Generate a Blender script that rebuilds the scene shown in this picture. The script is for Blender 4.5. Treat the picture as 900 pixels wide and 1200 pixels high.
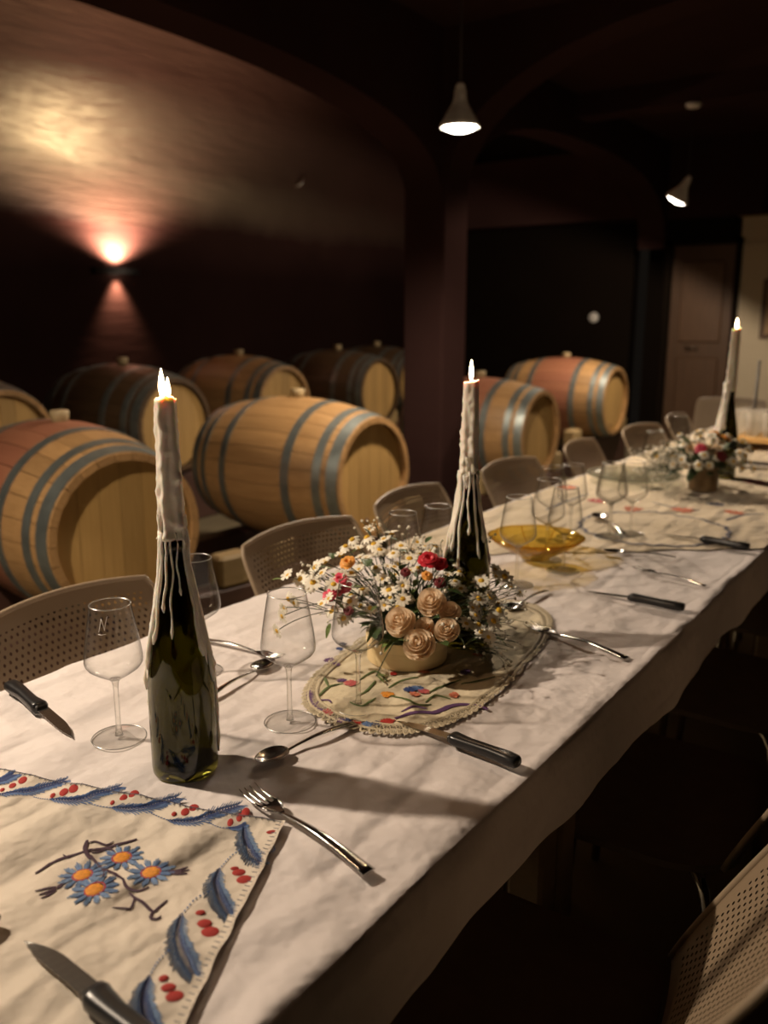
import bpy, math, random
from mathutils import Vector, Matrix, noise
R = math.radians
PI = math.pi
rnd = random.Random(7)
for o in list(bpy.data.objects): bpy.data.objects.remove(o)
SC = bpy.context.scene
COL = SC.collection

# ------------------------------------------------------------------ camera
F = 1020.0                                   # focal length in pixels of the 900x1200 frame
CZ = 1.313
PITCH = math.atan(230 / F)
HEAD = math.atan(735 / (F / math.cos(PITCH)))
cam_d = bpy.data.cameras.new('camera')
cam = bpy.data.objects.new('camera', cam_d); COL.objects.link(cam)
cam.location = (0, 0, CZ)
cam.rotation_euler = (PI / 2 - PITCH, 0, HEAD)
cam_d.sensor_width = 36; cam_d.lens = F / 1200 * 36
cam_d.clip_start = .02; cam_d.clip_end = 60
cam_d.dof.use_dof = True
cam_d.dof.focus_distance = 1.14
cam_d.dof.aperture_fstop = cam_d.lens / 8.2
SC.camera = cam

# ------------------------------------------------------------------ world, exposure
w = bpy.data.worlds.new('world'); SC.world = w; w.use_nodes = True
w.node_tree.nodes['Background'].inputs[0].default_value = (1.0, .80, .62, 1)
w.node_tree.nodes['Background'].inputs[1].default_value = .0045
SC.view_settings.view_transform = 'Standard'
SC.view_settings.look = 'None'
SC.view_settings.gamma = 1
SC.view_settings.use_curve_mapping = False
SC.view_settings.exposure = 0.24
try: SC.cycles.transparent_max_bounces = 40
except Exception: pass

PEND_W = 185          # watts of one pendant
WARM = (1.0, .80, .60)
def lamp(name, kind, loc, energy, color=WARM, parent=None, **kw):
    d = bpy.data.lights.new(name, kind); d.energy = energy; d.color = color
    for k, v in kw.items(): setattr(d, k, v)
    o = bpy.data.objects.new(name, d); COL.objects.link(o); o.location = loc
    if parent: o.parent = parent
    return o

# ------------------------------------------------------------------ pixel -> place
_fx, _fy, _rx, _ry = -math.sin(HEAD), math.cos(HEAD), math.cos(HEAD), math.sin(HEAD)
def ray(x, y):
    r = (x - 450) / F; v = (y - 600) / F
    f = math.cos(PITCH) - v * math.sin(PITCH); u = -math.sin(PITCH) - v * math.cos(PITCH)
    return Vector((f * _fx + r * _rx, f * _fy + r * _ry, u))
def Pz(x, y, z):
    d = ray(x, y); t = (z - CZ) / d.z; return Vector((d.x * t, d.y * t, z))
def PX(x, y, X):
    d = ray(x, y); t = X / d.x; return Vector((X, d.y * t, CZ + d.z * t))
def PY(x, y, Y):
    d = ray(x, y); t = Y / d.y; return Vector((d.x * t, Y, CZ + d.z * t))
def PD(x, y, t):
    d = ray(x, y) * t; return Vector((d.x, d.y, CZ + d.z))

# ------------------------------------------------------------------ materials
M = {}
class NT:
    def __init__(s, name):
        s.m = bpy.data.materials.new(name); s.m.use_nodes = True
        s.t = s.m.node_tree; s.t.nodes.clear()
        s.out = s.t.nodes.new('ShaderNodeOutputMaterial'); M[name] = s.m
    def n(s, kind, ins=None, **kw):
        nd = s.t.nodes.new(kind)
        for k, v in kw.items(): setattr(nd, k, v)
        for k, v in (ins or {}).items():
            if isinstance(v, bpy.types.NodeSocket): s.t.links.new(v, nd.inputs[k])
            elif isinstance(v, bpy.types.Node): s.t.links.new(v.outputs[0], nd.inputs[k])
            else: nd.inputs[k].default_value = v
        return nd
    def math(s, op, a, b=None, c=None):
        ins = {0: a}
        if b is not None: ins[1] = b
        if c is not None: ins[2] = c
        return s.n('ShaderNodeMath', ins, operation=op).outputs[0]
    def surf(s, sh): s.t.links.new(sh.outputs[0], s.out.inputs[0])
    def coords(s, which='Object', scale=(1, 1, 1)):
        c = s.n('ShaderNodeTexCoord')
        return s.n('ShaderNodeMapping', {'Vector': c.outputs[which], 'Scale': scale}).outputs[0]
    def ramp(s, fac, stops):
        r = s.n('ShaderNodeValToRGB', {'Fac': fac})
        el = r.color_ramp.elements
        while len(el) < len(stops): el.new(.5)
        for e, (p, c) in zip(el, stops): e.position = p; e.color = (*c, 1)
        return r.outputs[0]
def c4(c): return (c[0], c[1], c[2], 1)
def simple(name, col, rough=.5, metal=0, var=.12, vscale=30, bump=0, bscale=80, **extra):
    k = NT(name)
    tx = k.n('ShaderNodeTexNoise', {'Vector': k.coords(), 'Scale': vscale, 'Detail': 3.0})
    lo = tuple(max(0, v * (1 - var)) for v in col); hi = tuple(min(1, v * (1 + var)) for v in col)
    cc = k.ramp(tx.outputs[0], [(.3, lo), (.7, hi)])
    ins = {'Base Color': cc, 'Roughness': rough, 'Metallic': metal}
    if bump:
        bt = k.n('ShaderNodeTexNoise', {'Vector': k.coords(), 'Scale': bscale, 'Detail': 4.0})
        ins['Normal'] = k.n('ShaderNodeBump', {'Strength': bump, 'Distance': .002, 'Height': bt.outputs[0]}).outputs[0]
    ins.update(extra)
    k.surf(k.n('ShaderNodeBsdfPrincipled', ins))
    return k.m
def emit(name, col, strength):
    k = NT(name); k.surf(k.n('ShaderNodeEmission', {'Color': c4(col), 'Strength': strength})); return k.m

# plastered walls: dark plum satin paint laid on with a trowel (long horizontal ridges)
def plaster(name, lo, hi, rough, bump, spec=.5, groove=0.0):
    k = NT(name)
    v = k.coords('Object', (1, 1, 1))
    n1 = k.n('ShaderNodeTexNoise', {'Vector': v, 'Scale': 1.3, 'Detail': 4.0})
    cc = k.ramp(n1.outputs[0], [(.3, lo), (.7, hi)])
    v2 = k.coords('Object', (1.2, 1.2, 8))
    n2 = k.n('ShaderNodeTexNoise', {'Vector': v2, 'Scale': 2.2, 'Detail': 3.0})
    hh = n2.outputs[0]
    if groove:
        n3 = k.n('ShaderNodeTexNoise', {'Vector': k.coords('Object', (.8, .8, 26)), 'Scale': 3.0, 'Detail': 2.0})
        hh = k.math('ADD', hh, k.math('MULTIPLY', n3.outputs[0], groove))
    b = k.n('ShaderNodeBump', {'Strength': bump, 'Distance': .03, 'Height': hh})
    if groove:      # matt below, satin paint on the vault above; shade painted into the lower colour
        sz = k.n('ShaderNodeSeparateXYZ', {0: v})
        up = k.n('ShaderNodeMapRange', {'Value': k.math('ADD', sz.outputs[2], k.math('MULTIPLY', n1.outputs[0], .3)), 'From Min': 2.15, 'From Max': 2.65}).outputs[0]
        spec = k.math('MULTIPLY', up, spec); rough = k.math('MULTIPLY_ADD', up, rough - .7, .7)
        low_shade = k.n('ShaderNodeMapRange', {'Value': k.math('ADD', sz.outputs[2], k.math('MULTIPLY', n1.outputs[0], .2)), 'From Min': 1.75, 'From Max': 2.25, 'To Min': .4, 'To Max': 1.0}).outputs[0]  # darkens the wall's colour low down, where lamp light falls short
        cc = k.n('ShaderNodeHueSaturation', {'Color': cc, 'Value': low_shade}).outputs[0]
    k.surf(k.n('ShaderNodeBsdfPrincipled', {'Base Color': cc, 'Roughness': rough, 'Specular IOR Level': spec, 'Normal': b.outputs[0],
             'Specular Tint': (1.0, .84, .54, 1), 'IOR': 2.1 if groove else 1.45}))
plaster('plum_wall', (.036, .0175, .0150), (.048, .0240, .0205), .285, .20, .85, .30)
plaster('plum_arch', (.032, .0165, .0150), (.042, .0215, .0195), .8, .15, .0)
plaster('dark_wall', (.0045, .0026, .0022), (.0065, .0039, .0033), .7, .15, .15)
plaster('cream_wall', (.50, .43, .31), (.58, .50, .37), .7, .15)
plaster('concrete_floor', (.13, .108, .068), (.19, .160, .105), .6, .2)

# fabrics
def fabric(name, lo, hi, rough=.85, bump=.55, wave=900, sheen=.2):
    k = NT(name)
    v = k.coords('Object')
    n1 = k.n('ShaderNodeTexNoise', {'Vector': v, 'Scale': 5.0, 'Detail': 5.0})
    cc = k.ramp(n1.outputs[0], [(.3, lo), (.7, hi)])
    n2 = k.n('ShaderNodeTexNoise', {'Vector': v, 'Scale': wave, 'Detail': 1.0})
    n3 = k.n('ShaderNodeTexNoise', {'Vector': v, 'Scale': 13.0, 'Detail': 3.0})
    def ridge(rot, sc, scale):
        c = k.n('ShaderNodeTexCoord')
        m = k.n('ShaderNodeMapping', {'Vector': c.outputs['Object'], 'Rotation': (0, 0, rot), 'Scale': (1, sc, 1)})
        t = k.n('ShaderNodeTexNoise', {'Vector': m.outputs[0], 'Scale': scale, 'Detail': 1.5, 'Distortion': .3})
        q = k.math('SUBTRACT', t.outputs[0], .5)
        return k.math('SQRT', k.math('ADD', k.math('MULTIPLY', q, q), .0012))
    fold = k.math('ADD', ridge(.5, .3, 6.0), k.math('ADD', ridge(2.1, .35, 8.0), ridge(1.2, .25, 11.0)))
    hh = k.math('ADD', k.math('MULTIPLY', n2.outputs[0], .010), k.math('ADD', k.math('MULTIPLY', n3.outputs[0], .35), k.math('MULTIPLY', fold, .75)))
    b = k.n('ShaderNodeBump', {'Strength': bump, 'Distance': .085, 'Height': hh})
    k.surf(k.n('ShaderNodeBsdfPrincipled', {'Base Color': cc, 'Roughness': rough, 'Normal': b.outputs[0],
             'Sheen Weight': sheen, 'Specular IOR Level': .2}))
fabric('white_cloth', (.66, .605, .585), (.72, .665, .645))
fabric('linen', (.64, .565, .47), (.70, .625, .525), bump=.8)
fabric('cream_linen', (.60, .50, .355), (.66, .56, .41), bump=.8)
fabric('mat_linen', (.58, .50, .34), (.64, .56, .40), bump=.9)
for nm, c in dict(blue_thread=(.11, .20, .42), navy_thread=(.030, .060, .20), sky_thread=(.20, .31, .50), red_thread=(.46, .022, .014),
        plum_thread=(.060, .022, .045), orange_thread=(.85, .33, .03), green_thread=(.12, .17, .05), pink_thread=(.60, .12, .12),
        violet_thread=(.13, .055, .17), lace_thread=(.66, .57, .40), grey_thread=(.12, .12, .16), coral_thread=(.72, .22, .12)).items():
    simple(nm, tuple(v * .8 for v in c), .75, 0, .2, 400, .3, 900)

# wood
def wood(name, a, b_, axis_scale, rough=.6, stain=None):
    k = NT(name)
    v = k.coords('Object', axis_scale)
    oi = k.n('ShaderNodeObjectInfo')
    add = k.n('ShaderNodeVectorMath', {0: v, 1: oi.outputs['Random']}, operation='ADD')
    off = k.n('ShaderNodeVectorMath', {0: add.outputs[0], 'Scale': 1.0}, operation='SCALE')
    n1 = k.n('ShaderNodeTexNoise', {'Vector': off.outputs[0], 'Scale': 6.0, 'Detail': 5.0, 'Distortion': .4})
    cc = k.ramp(n1.outputs[0], [(.25, a), (.75, b_)])
    val = k.math('MULTIPLY_ADD', oi.outputs['Random'], .28, .86)
    cc = k.n('ShaderNodeHueSaturation', {'Color': cc, 'Value': val}).outputs[0]
    if stain:
        tc = k.n('ShaderNodeTexCoord')
        sx = k.n('ShaderNodeSeparateXYZ', {0: tc.outputs['Object']})
        ns = k.n('ShaderNodeTexNoise', {'Vector': tc.outputs['Object'], 'Scale': 9.0})
        ax = k.math('ABSOLUTE', sx.outputs[0])
        edge = k.math('ADD', ax, k.math('MULTIPLY', ns.outputs[0], .10))
        fac = k.n('ShaderNodeMapRange', {'Value': edge, 'From Min': .30, 'From Max': .20, 'To Min': 0.0, 'To Max': stain[1]}).outputs[0]
        cc = k.n('ShaderNodeMix', {0: fac, 6: cc, 7: c4(stain[0])}, data_type='RGBA').outputs[2]
    bp = k.n('ShaderNodeBump', {'Strength': .25, 'Distance': .002, 'Height': n1.outputs[0]})
    k.surf(k.n('ShaderNodeBsdfPrincipled', {'Base Color': cc, 'Roughness': rough, 'Normal': bp.outputs[0]}))
wood('oak_stave', (.27, .150, .056), (.37, .218, .090), (1, 14, 14), .5)
wood('oak_stave_stained', (.27, .150, .056), (.37, .218, .090), (1, 14, 14), .5, ((.23, .068, .048), .7))
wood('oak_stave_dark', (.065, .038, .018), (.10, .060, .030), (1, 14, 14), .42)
wood('oak_head', (.34, .205, .064), (.42, .262, .090), (14, 14, 1), .6)
wood('pale_timber', (.24, .165, .07), (.30, .215, .10), (8, 1, 8), .7)
wood('maroon_timber', (.045, .017, .011), (.07, .028, .018), (8, 1, 8), .6)
wood('door_wood', (.075, .038, .018), (.11, .058, .028), (8, 8, 1), .5)
wood('veneer', (.72, .56, .30), (.80, .65, .38), (3, 3, 16), .55)
wood('table_wood', (.22, .15, .09), (.28, .19, .11), (8, 1, 8), .6)
wood('board_wood', (.58, .34, .11), (.68, .42, .16), (1, 8, 8), .5)

simple('hoop_steel', (.20, .225, .215), .42, .75, .2, 12)
simple('chrome', (.62, .60, .57), .14, 1.0, .05, 10)
simple('steel', (.60, .58, .55), .16, 1.0, .05, 15)
simple('blade_steel', (.56, .54, .50), .22, 1.0, .06, 15)
simple('black_handle', (.012, .012, .013), .32, 0, .2, 40)
simple('dark_metal', (.02, .018, .017), .5, .6, .2, 20)
simple('black_cord', (.02, .018, .016), .6)
simple('enamel_white', (.78, .76, .72), .35)
simple('silicone', (.34, .26, .14), .5)
simple('chair_edge', (.26, .195, .128), .5, 0, .05, 30, .1, 300)
simple('leaf_green', (.045, .085, .022), .5, 0, .35, 60)
simple('leaf_light', (.13, .19, .05), .5, 0, .35, 60)
simple('stem_green', (.028, .045, .012), .6, 0, .3, 60)
simple('daisy_petal', (.80, .77, .66), .6, 0, .06, 80)
simple('daisy_eye', (.72, .44, .03), .7, 0, .3, 500, .5, 900)
k = NT('rose_petal')
tx = k.n('ShaderNodeTexNoise', {'Vector': k.coords(), 'Scale': 60.0})
cc = k.ramp(tx.outputs[0], [(.3, (.88, .72, .52)), (.7, (.92, .79, .62))])
k.surf(k.n('ShaderNodeMixShader', {0: .42, 1: k.n('ShaderNodeBsdfDiffuse', {'Color': cc}), 2: k.n('ShaderNodeBsdfTranslucent', {'Color': cc})}))
simple('red_petal', (.58, .016, .035), .5, 0, .25, 60)
simple('pink_petal', (.72, .05, .11), .5, 0, .25, 60)
simple('orange_petal', (.82, .36, .07), .5, 0, .25, 60)
simple('maroon_petal', (.16, .012, .02), .5, 0, .25, 60)
simple('white_china', (.75, .72, .68), .25)
simple('slate', (.02, .018, .018), .4)
simple('clay_pot', (.20, .13, .06), .6, 0, .3, 30)
simple('frost', (.85, .84, .82), .6)
simple('wick', (.03, .02, .015), .9)
simple('picture_paper', (.45, .30, .16), .7)
simple('wax', (.90, .84, .74), .42, 0, .06, 60, .25, 120, **{'Subsurface Weight': .35, 'Subsurface Radius': (.02, .012, .007), 'Subsurface Scale': .3})
simple('rod_dark', (.10, .09, .08), .5)
emit('flame', (1.0, .72, .42), 26)
emit('flame_core', (1.0, .86, .66), 60)
emit('bulb', (1.0, .90, .74), 26)
emit('sconce_glow', (1.0, .78, .58), 14)

# clear thin glass: reflects more towards its edges, lets the light through
def glass(name, tint, edge, ior=1.45, rough=.0, refr=0.0, epow=6.0):
    k = NT(name)
    lw = k.n('ShaderNodeLayerWeight', {'Blend': .5})
    fr = k.math('MULTIPLY_ADD', k.math('POWER', k.n('ShaderNodeLayerWeight', {'Blend': .5}).outputs['Facing'], 4.0), .60, ((ior - 1) / (ior + 1)) ** 2)
    e3 = k.math('POWER', lw.outputs['Facing'], epow)
    tc = k.n('ShaderNodeMix', {0: e3, 6: c4(tint), 7: c4(edge)}, data_type='RGBA').outputs[2]
    tr = k.n('ShaderNodeBsdfTransparent', {'Color': tc})
    gl = k.n('ShaderNodeBsdfGlossy', {'Color': (1, 1, 1, 1), 'Roughness': rough + .02})
    sh = k.n('ShaderNodeMixShader', {0: fr, 1: tr, 2: gl})
    if refr:
        rf = k.n('ShaderNodeBsdfGlass', {'Color': c4(tint), 'IOR': 1.5, 'Roughness': .0})
        sh = k.n('ShaderNodeMixShader', {0: refr, 1: sh, 2: rf})
    k.surf(sh)
glass('clear_glass', (.985, .985, .98), (.05, .05, .045), epow=2.8)
glass('foot_glass', (.995, .995, .99), (.35, .35, .34), 1.2, 0, .02, 3.0)
k = NT('rim_glass'); k.surf(k.n('ShaderNodeMixShader', {0: .42, 1: k.n('ShaderNodeBsdfTransparent', {'Color': (.9, .9, .88, 1)}), 2: k.n('ShaderNodeBsdfGlossy', {'Roughness': .3})}))
glass('stem_glass', (.97, .97, .96), (.15, .15, .14), 1.5, 0, .30, 3.0)
glass('amber_glass', (.95, .82, .38), (.62, .42, .08), 1.5, .02, .08, 3.0)
glass('platter_glass', (.90, .92, .90), (.45, .48, .46), 1.5, .05, .2)
k = NT('tumbler_glass'); k.surf(k.n('ShaderNodeMixShader', {0: .34, 1: k.n('ShaderNodeBsdfTransparent', {'Color': (.95, .94, .91, 1)}), 2: k.n('ShaderNodeBsdfPrincipled', {'Base Color': (.80, .77, .71, 1), 'Roughness': .25})}))
k = NT('bottle_glass')
k.surf(k.n('ShaderNodeBsdfPrincipled', {'Base Color': (.125, .118, .016, 1), 'Roughness': .04, 'Transmission Weight': 1.0, 'IOR': 1.5}))

# perforated taupe plastic (uv in metres on the backrest sheet)
k = NT('perforated_plastic')
uv = k.n('ShaderNodeUVMap'); sp = k.n('ShaderNodeSeparateXYZ', {0: uv.outputs[0]})
S_, V_ = .0135, .0105
vv = k.math('DIVIDE', sp.outputs[1], V_); row = k.math('FLOOR', vv)
uu = k.math('ADD', k.math('DIVIDE', sp.outputs[0], S_), k.math('MULTIPLY', k.math('MODULO', row, 2.0), .5))
du = k.math('MULTIPLY', k.math('SUBTRACT', k.math('FRACT', uu), .5), S_)
dv = k.math('MULTIPLY', k.math('SUBTRACT', k.math('FRACT', vv), .5), V_)
dd = k.math('SQRT', k.math('ADD', k.math('MULTIPLY', du, du), k.math('MULTIPLY', dv, dv)))
hole = k.math('LESS_THAN', dd, .0027)
inu = k.math('LESS_THAN', k.math('ABSOLUTE', k.math('SUBTRACT', sp.outputs[0], 1.0)), .178)
inv = k.math('MULTIPLY', k.math('GREATER_THAN', sp.outputs[1], 1.03), k.math('LESS_THAN', sp.outputs[1], 1.318))
hole = k.math('MULTIPLY', hole, k.math('MULTIPLY', inu, inv))
nz = k.n('ShaderNodeTexNoise', {'Vector': k.coords(), 'Scale': 400.0})
bp = k.n('ShaderNodeBump', {'Strength': .1, 'Distance': .001, 'Height': nz.outputs[0]})
pb = k.n('ShaderNodeBsdfPrincipled', {'Base Color': (.225, .165, .105, 1), 'Roughness': .5, 'Normal': bp.outputs[0]})
k.surf(k.n('ShaderNodeMixShader', {0: hole, 1: pb, 2: k.n('ShaderNodeBsdfTransparent', {})}))
simple('seat_plastic', (.15, .100, .065), .55, 0, .1, 20, .15, 300)

# ------------------------------------------------------------------ mesh helpers
class MB:
    def __init__(s): s.v = []; s.f = []
    def add(s, vs, fs):
        b = len(s.v); s.v += [tuple(p) for p in vs]; s.f += [tuple(b + i for i in q) for q in fs]; return s
    def box(s, x0, x1, y0, y1, z0, z1):
        return s.add([(x0,y0,z0),(x1,y0,z0),(x1,y1,z0),(x0,y1,z0),(x0,y0,z1),(x1,y0,z1),(x1,y1,z1),(x0,y1,z1)],
                     [(0,3,2,1),(4,5,6,7),(0,1,5,4),(1,2,6,5),(2,3,7,6),(3,0,4,7)])
    def bbox(s, x0, x1, y0, y1, z0, z1, b):        # box with chamfered vertical and horizontal edges
        vs = []; 
        for z, i in ((z0, b), (z0 + b, 0), (z1 - b, 0), (z1, b)):
            a0, a1, c0, c1 = x0 + i, x1 - i, y0 + i, y1 - i
            vs += [(a0 + b, c0, z), (a1 - b, c0, z), (a1, c0 + b, z), (a1, c1 - b, z), (a1 - b, c1, z), (a0 + b, c1, z), (a0, c1 - b, z), (a0, c0 + b, z)]
        fs = [tuple(range(7, -1, -1)), tuple(range(24, 32))]
        for r in range(3):
            for i in range(8): fs.append((r*8+i, r*8+(i+1) % 8, r*8+8+(i+1) % 8, r*8+8+i))
        return s.add(vs, fs)
    def lathe(s, prof, n=32, cap0=True, cap1=True, rf=None):
        vs = []; fs = []
        for r, z in prof:
            for i in range(n):
                a = 2 * PI * i / n; rr = r if rf is None else rf(r, z, a)
                vs.append((rr * math.cos(a), rr * math.sin(a), z))
        for j in range(len(prof) - 1):
            for i in range(n):
                fs.append((j*n+i, j*n+(i+1) % n, (j+1)*n+(i+1) % n, (j+1)*n+i))
        if cap0: fs.append(tuple(range(n - 1, -1, -1)))
        if cap1: fs.append(tuple(range((len(prof)-1)*n, len(prof)*n)))
        return s.add(vs, fs)
    def tube(s, pts, rad, n=8, cap=True):
        pts = [Vector(p) for p in pts]; m = len(pts)
        if not hasattr(rad, '__len__'): rad = [rad] * m
        up = None; vs = []; fs = []
        for i, p in enumerate(pts):
            t = (pts[min(i + 1, m - 1)] - pts[max(i - 1, 0)]).normalized()
            if up is None:
                up = Vector((0, 0, 1)) if abs(t.z) < .9 else Vector((1, 0, 0))
            x = up.cross(t)
            if x.length < 1e-5: x = Vector((0, 1, 0)).cross(t)
            x.normalize(); y = t.cross(x); up = y
            for k_ in range(n):
                a = 2 * PI * k_ / n
                vs.append(p + (x * math.cos(a) + y * math.sin(a)) * rad[i])
        for j in range(m - 1):
            for i in range(n): fs.append((j*n+i, j*n+(i+1) % n, (j+1)*n+(i+1) % n, (j+1)*n+i))
        if cap: fs += [tuple(range(n - 1, -1, -1)), tuple(range((m-1)*n, m*n))]
        return s.add(vs, fs)
    def grid(s, fn, nu, nv):
        vs = [fn(i / nu, j / nv) for j in range(nv + 1) for i in range(nu + 1)]
        fs = [(j*(nu+1)+i, j*(nu+1)+i+1, (j+1)*(nu+1)+i+1, (j+1)*(nu+1)+i) for j in range(nv) for i in range(nu)]
        return s.add(vs, fs)
    def ribbon(s, pts, wd, zf, lift=.0008, h=.0007):     # one raised thread lying on a surface
        pts = [Vector((p[0], p[1], 0)) for p in pts]; m = len(pts); vs = []; fs = []
        for i, p in enumerate(pts):
            t = pts[min(i + 1, m - 1)] - pts[max(i - 1, 0)]; t.normalize(); nrm = Vector((-t.y, t.x, 0))
            ww = (wd[i] if hasattr(wd, '__len__') else wd) / 2
            z = zf(p.x, p.y) + lift
            for q, dz in ((-ww, 0), (0, h), (ww, 0)):
                vs.append((p.x + nrm.x * q, p.y + nrm.y * q, z + dz))
        for j in range(m - 1):
            for i in range(2): fs.append((j*3+i, j*3+3+i, j*3+4+i, j*3+1+i))
        return s.add(vs, fs)
    def mesh(s, name, smooth=True, mats=None):
        me = bpy.data.meshes.new(name); me.from_pydata(s.v, [], s.f); me.update()
        if smooth:
            for p in me.polygons: p.use_smooth = True
        if mats:
            me.materials.append(M[mats])
        return me
def link(name, me, parent=None, loc=None, rot=None, scale=None):
    o = bpy.data.objects.new(name, me); COL.objects.link(o)
    if parent: o.parent = parent
    if loc is not None: o.location = loc
    if rot is not None: o.rotation_euler = rot
    if scale is not None: o.scale = scale
    return o
def obj(name, mb, mat, parent=None, smooth=True, loc=None, rot=None, auto=None):
    me = mb.mesh(name, smooth, mat)
    if auto: me.set_sharp_from_angle(angle=R(auto))
    return link(name, me, parent, loc, rot)
def tag(o, label, cat, group=None):
    o['label'] = label; o['category'] = cat
    if group: o['group'] = group
    return o
def thing(name, label, cat, loc=(0, 0, 0), rz=0, group=None):
    o = bpy.data.objects.new(name, None); COL.objects.link(o); o.empty_display_size = .05
    o.location = loc; o.rotation_euler = (0, 0, rz)
    return tag(o, label, cat, group)
def aim0(d): return Vector(d).normalized().to_track_quat('Z', 'Y').to_euler()
def struct(o): o['kind'] = 'structure'; return o
def dup(o, parent=None):
    kids = list(o.children)
    c = o.copy(); COL.objects.link(c)
    if parent: c.parent = parent
    for ch in kids: dup(ch, c)
    return c
def bez(p0, p1, p2, n=10):
    p0, p1, p2 = Vector(p0), Vector(p1), Vector(p2)
    return [p0 * (1-t)**2 + p1 * 2*t*(1-t) + p2 * t*t for t in [i / n for i in range(n + 1)]]
def resample(pts, n):
    pts = [Vector(p) for p in pts]; L = [0]
    for a, b in zip(pts, pts[1:]): L.append(L[-1] + (b - a).length)
    out = []
    for i in range(n):
        d = L[-1] * i / (n - 1); j = 0
        while j < len(L) - 2 and L[j + 1] < d: j += 1
        t = (d - L[j]) / max(1e-9, L[j + 1] - L[j]); out.append(pts[j].lerp(pts[j + 1], t))
    return out
def smoothpts(pts, n):      # Catmull-Rom
    pts = [Vector(p) for p in pts]; P = [pts[0]] + pts + [pts[-1]]; out = []
    for i in range(1, len(P) - 2):
        for q in range(8):
            t = q / 8; a, b, c, d = P[i-1], P[i], P[i+1], P[i+2]
            out.append(.5 * ((2*b) + (c - a)*t + (2*a - 5*b + 4*c - d)*t*t + (3*b - a - 3*c + d)*t**3))
    out.append(pts[-1]); return resample(out, n)

# ------------------------------------------------------------------ room
WX, EX, Y0, Y1 = -5.8, 2.4, -4.6, 9.2
struct(obj('floor', MB().box(WX - .2, EX + .2, Y0 - .2, Y1 + .2, -.1, 0), 'concrete_floor', smooth=False))
prof = [(WX, 0), (WX, .9), (WX, 2.0)]
RV = 3.2
ZS = 2.0       # the vault springs here
for i in range(1, 15):
    th = R(22) * i / 14; prof.append((WX + RV * (1 - math.cos(th)), ZS + RV * math.sin(th)))
xe, ze = prof[-1]
R2 = 1.6
for i in range(1, 19):      # the curve tightens towards the crown
    th = R(22 + 68 * i / 18); prof.append((xe + R2 * (math.cos(R(22)) - math.cos(th)), ze + R2 * (math.sin(th) - math.sin(R(22)))))
prof.append((-2.9, prof[-1][1]))
vs = []
for Y in (Y0, Y1): vs += [(x, Y, z) for x, z in prof]
vs += [(x - .12 if z < 2.9 else x, Y, z + (.12 if z > 2.9 else 0)) for Y in (Y0, Y1) for x, z in prof]
nP = len(prof); mb = MB()
mb.add(vs, [(i, i + nP, i + nP + 1, i + 1) for i in range(nP - 1)] + [(2*nP+i, 2*nP+i+1, 3*nP+i+1, 3*nP+i) for i in range(nP - 1)])
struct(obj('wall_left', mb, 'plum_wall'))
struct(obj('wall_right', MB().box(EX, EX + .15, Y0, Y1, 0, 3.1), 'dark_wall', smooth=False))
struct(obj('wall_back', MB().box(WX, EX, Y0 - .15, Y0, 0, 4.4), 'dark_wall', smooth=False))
struct(obj('ceiling', MB().box(-3.0, EX, Y0, Y1, 2.92, 3.05), 'plum_arch', smooth=False))
# far wall: dark plaster, a doorway with a wooden door, a cream part beyond it
DX0, DX1, DZ = -2.88, -2.26, 2.0
far = MB().box(WX, -3.28, Y1, Y1 + .15, 0, 4.4).box(-3.28, -2.9, Y1 + .45, Y1 + .6, 0, 2.1).box(-3.28, DX1, Y1, Y1 + .15, DZ + .02, 3.3)
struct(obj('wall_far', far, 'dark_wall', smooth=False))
cw = struct(obj('wall_far_cream', MB().box(DX1 + .02, EX, Y1, Y1 + .15, 0, DZ).box(DX1 + .02, EX, Y1 + .02, Y1 + .15, DZ, 3.1), 'cream_wall', smooth=False))
struct(obj('trim_1', MB().box(DX1, -1.2, Y1 - .03, Y1 - .001, 2.24, 2.30), 'pale_timber', smooth=False))
dr = struct(obj('door_1', MB().box(DX0, DX1, Y1 + .02, Y1 + .06, 0, DZ), 'door_wood', smooth=False))
for z0, z1 in ((.15, .9), (1.05, 1.85)):
    obj('door_panel', MB().bbox(DX0 + .1, DX1 - .1, Y1 - .002, Y1 + .021, z0, z1, .012), 'door_wood', dr, False)
obj('door_handle', MB().tube([(DX0 + .2, Y1 + .02, 1.0), (DX0 + .2, Y1 - .05, 1.0), (DX0 + .32, Y1 - .05, 1.0)], .009), 'chrome', dr)
struct(obj('trim_2', MB().box(DX1 - .005, DX1 + .05, Y1 - .03, Y1 + .08, 0, DZ + .05).box(DX0 - .07, DX0 - .005, Y1 - .03, Y1 + .08, 0, DZ + .05)
           .box(DX0 - .07, DX1 + .05, Y1 - .03, Y1 + .08, DZ, DZ + .05), 'dark_wall', smooth=False))
struct(obj('trim_3', MB().box(WX, DX1 + .3, Y1 - .40, Y1 - .001, 2.25, 2.92), 'plum_arch', smooth=False))   # downstand beam on the far wall
struct(obj('trim_4', MB().box(-3.0, EX, 6.55, 6.78, 2.76, 2.92), 'plum_arch', smooth=False))               # shallow ceiling beam

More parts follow.
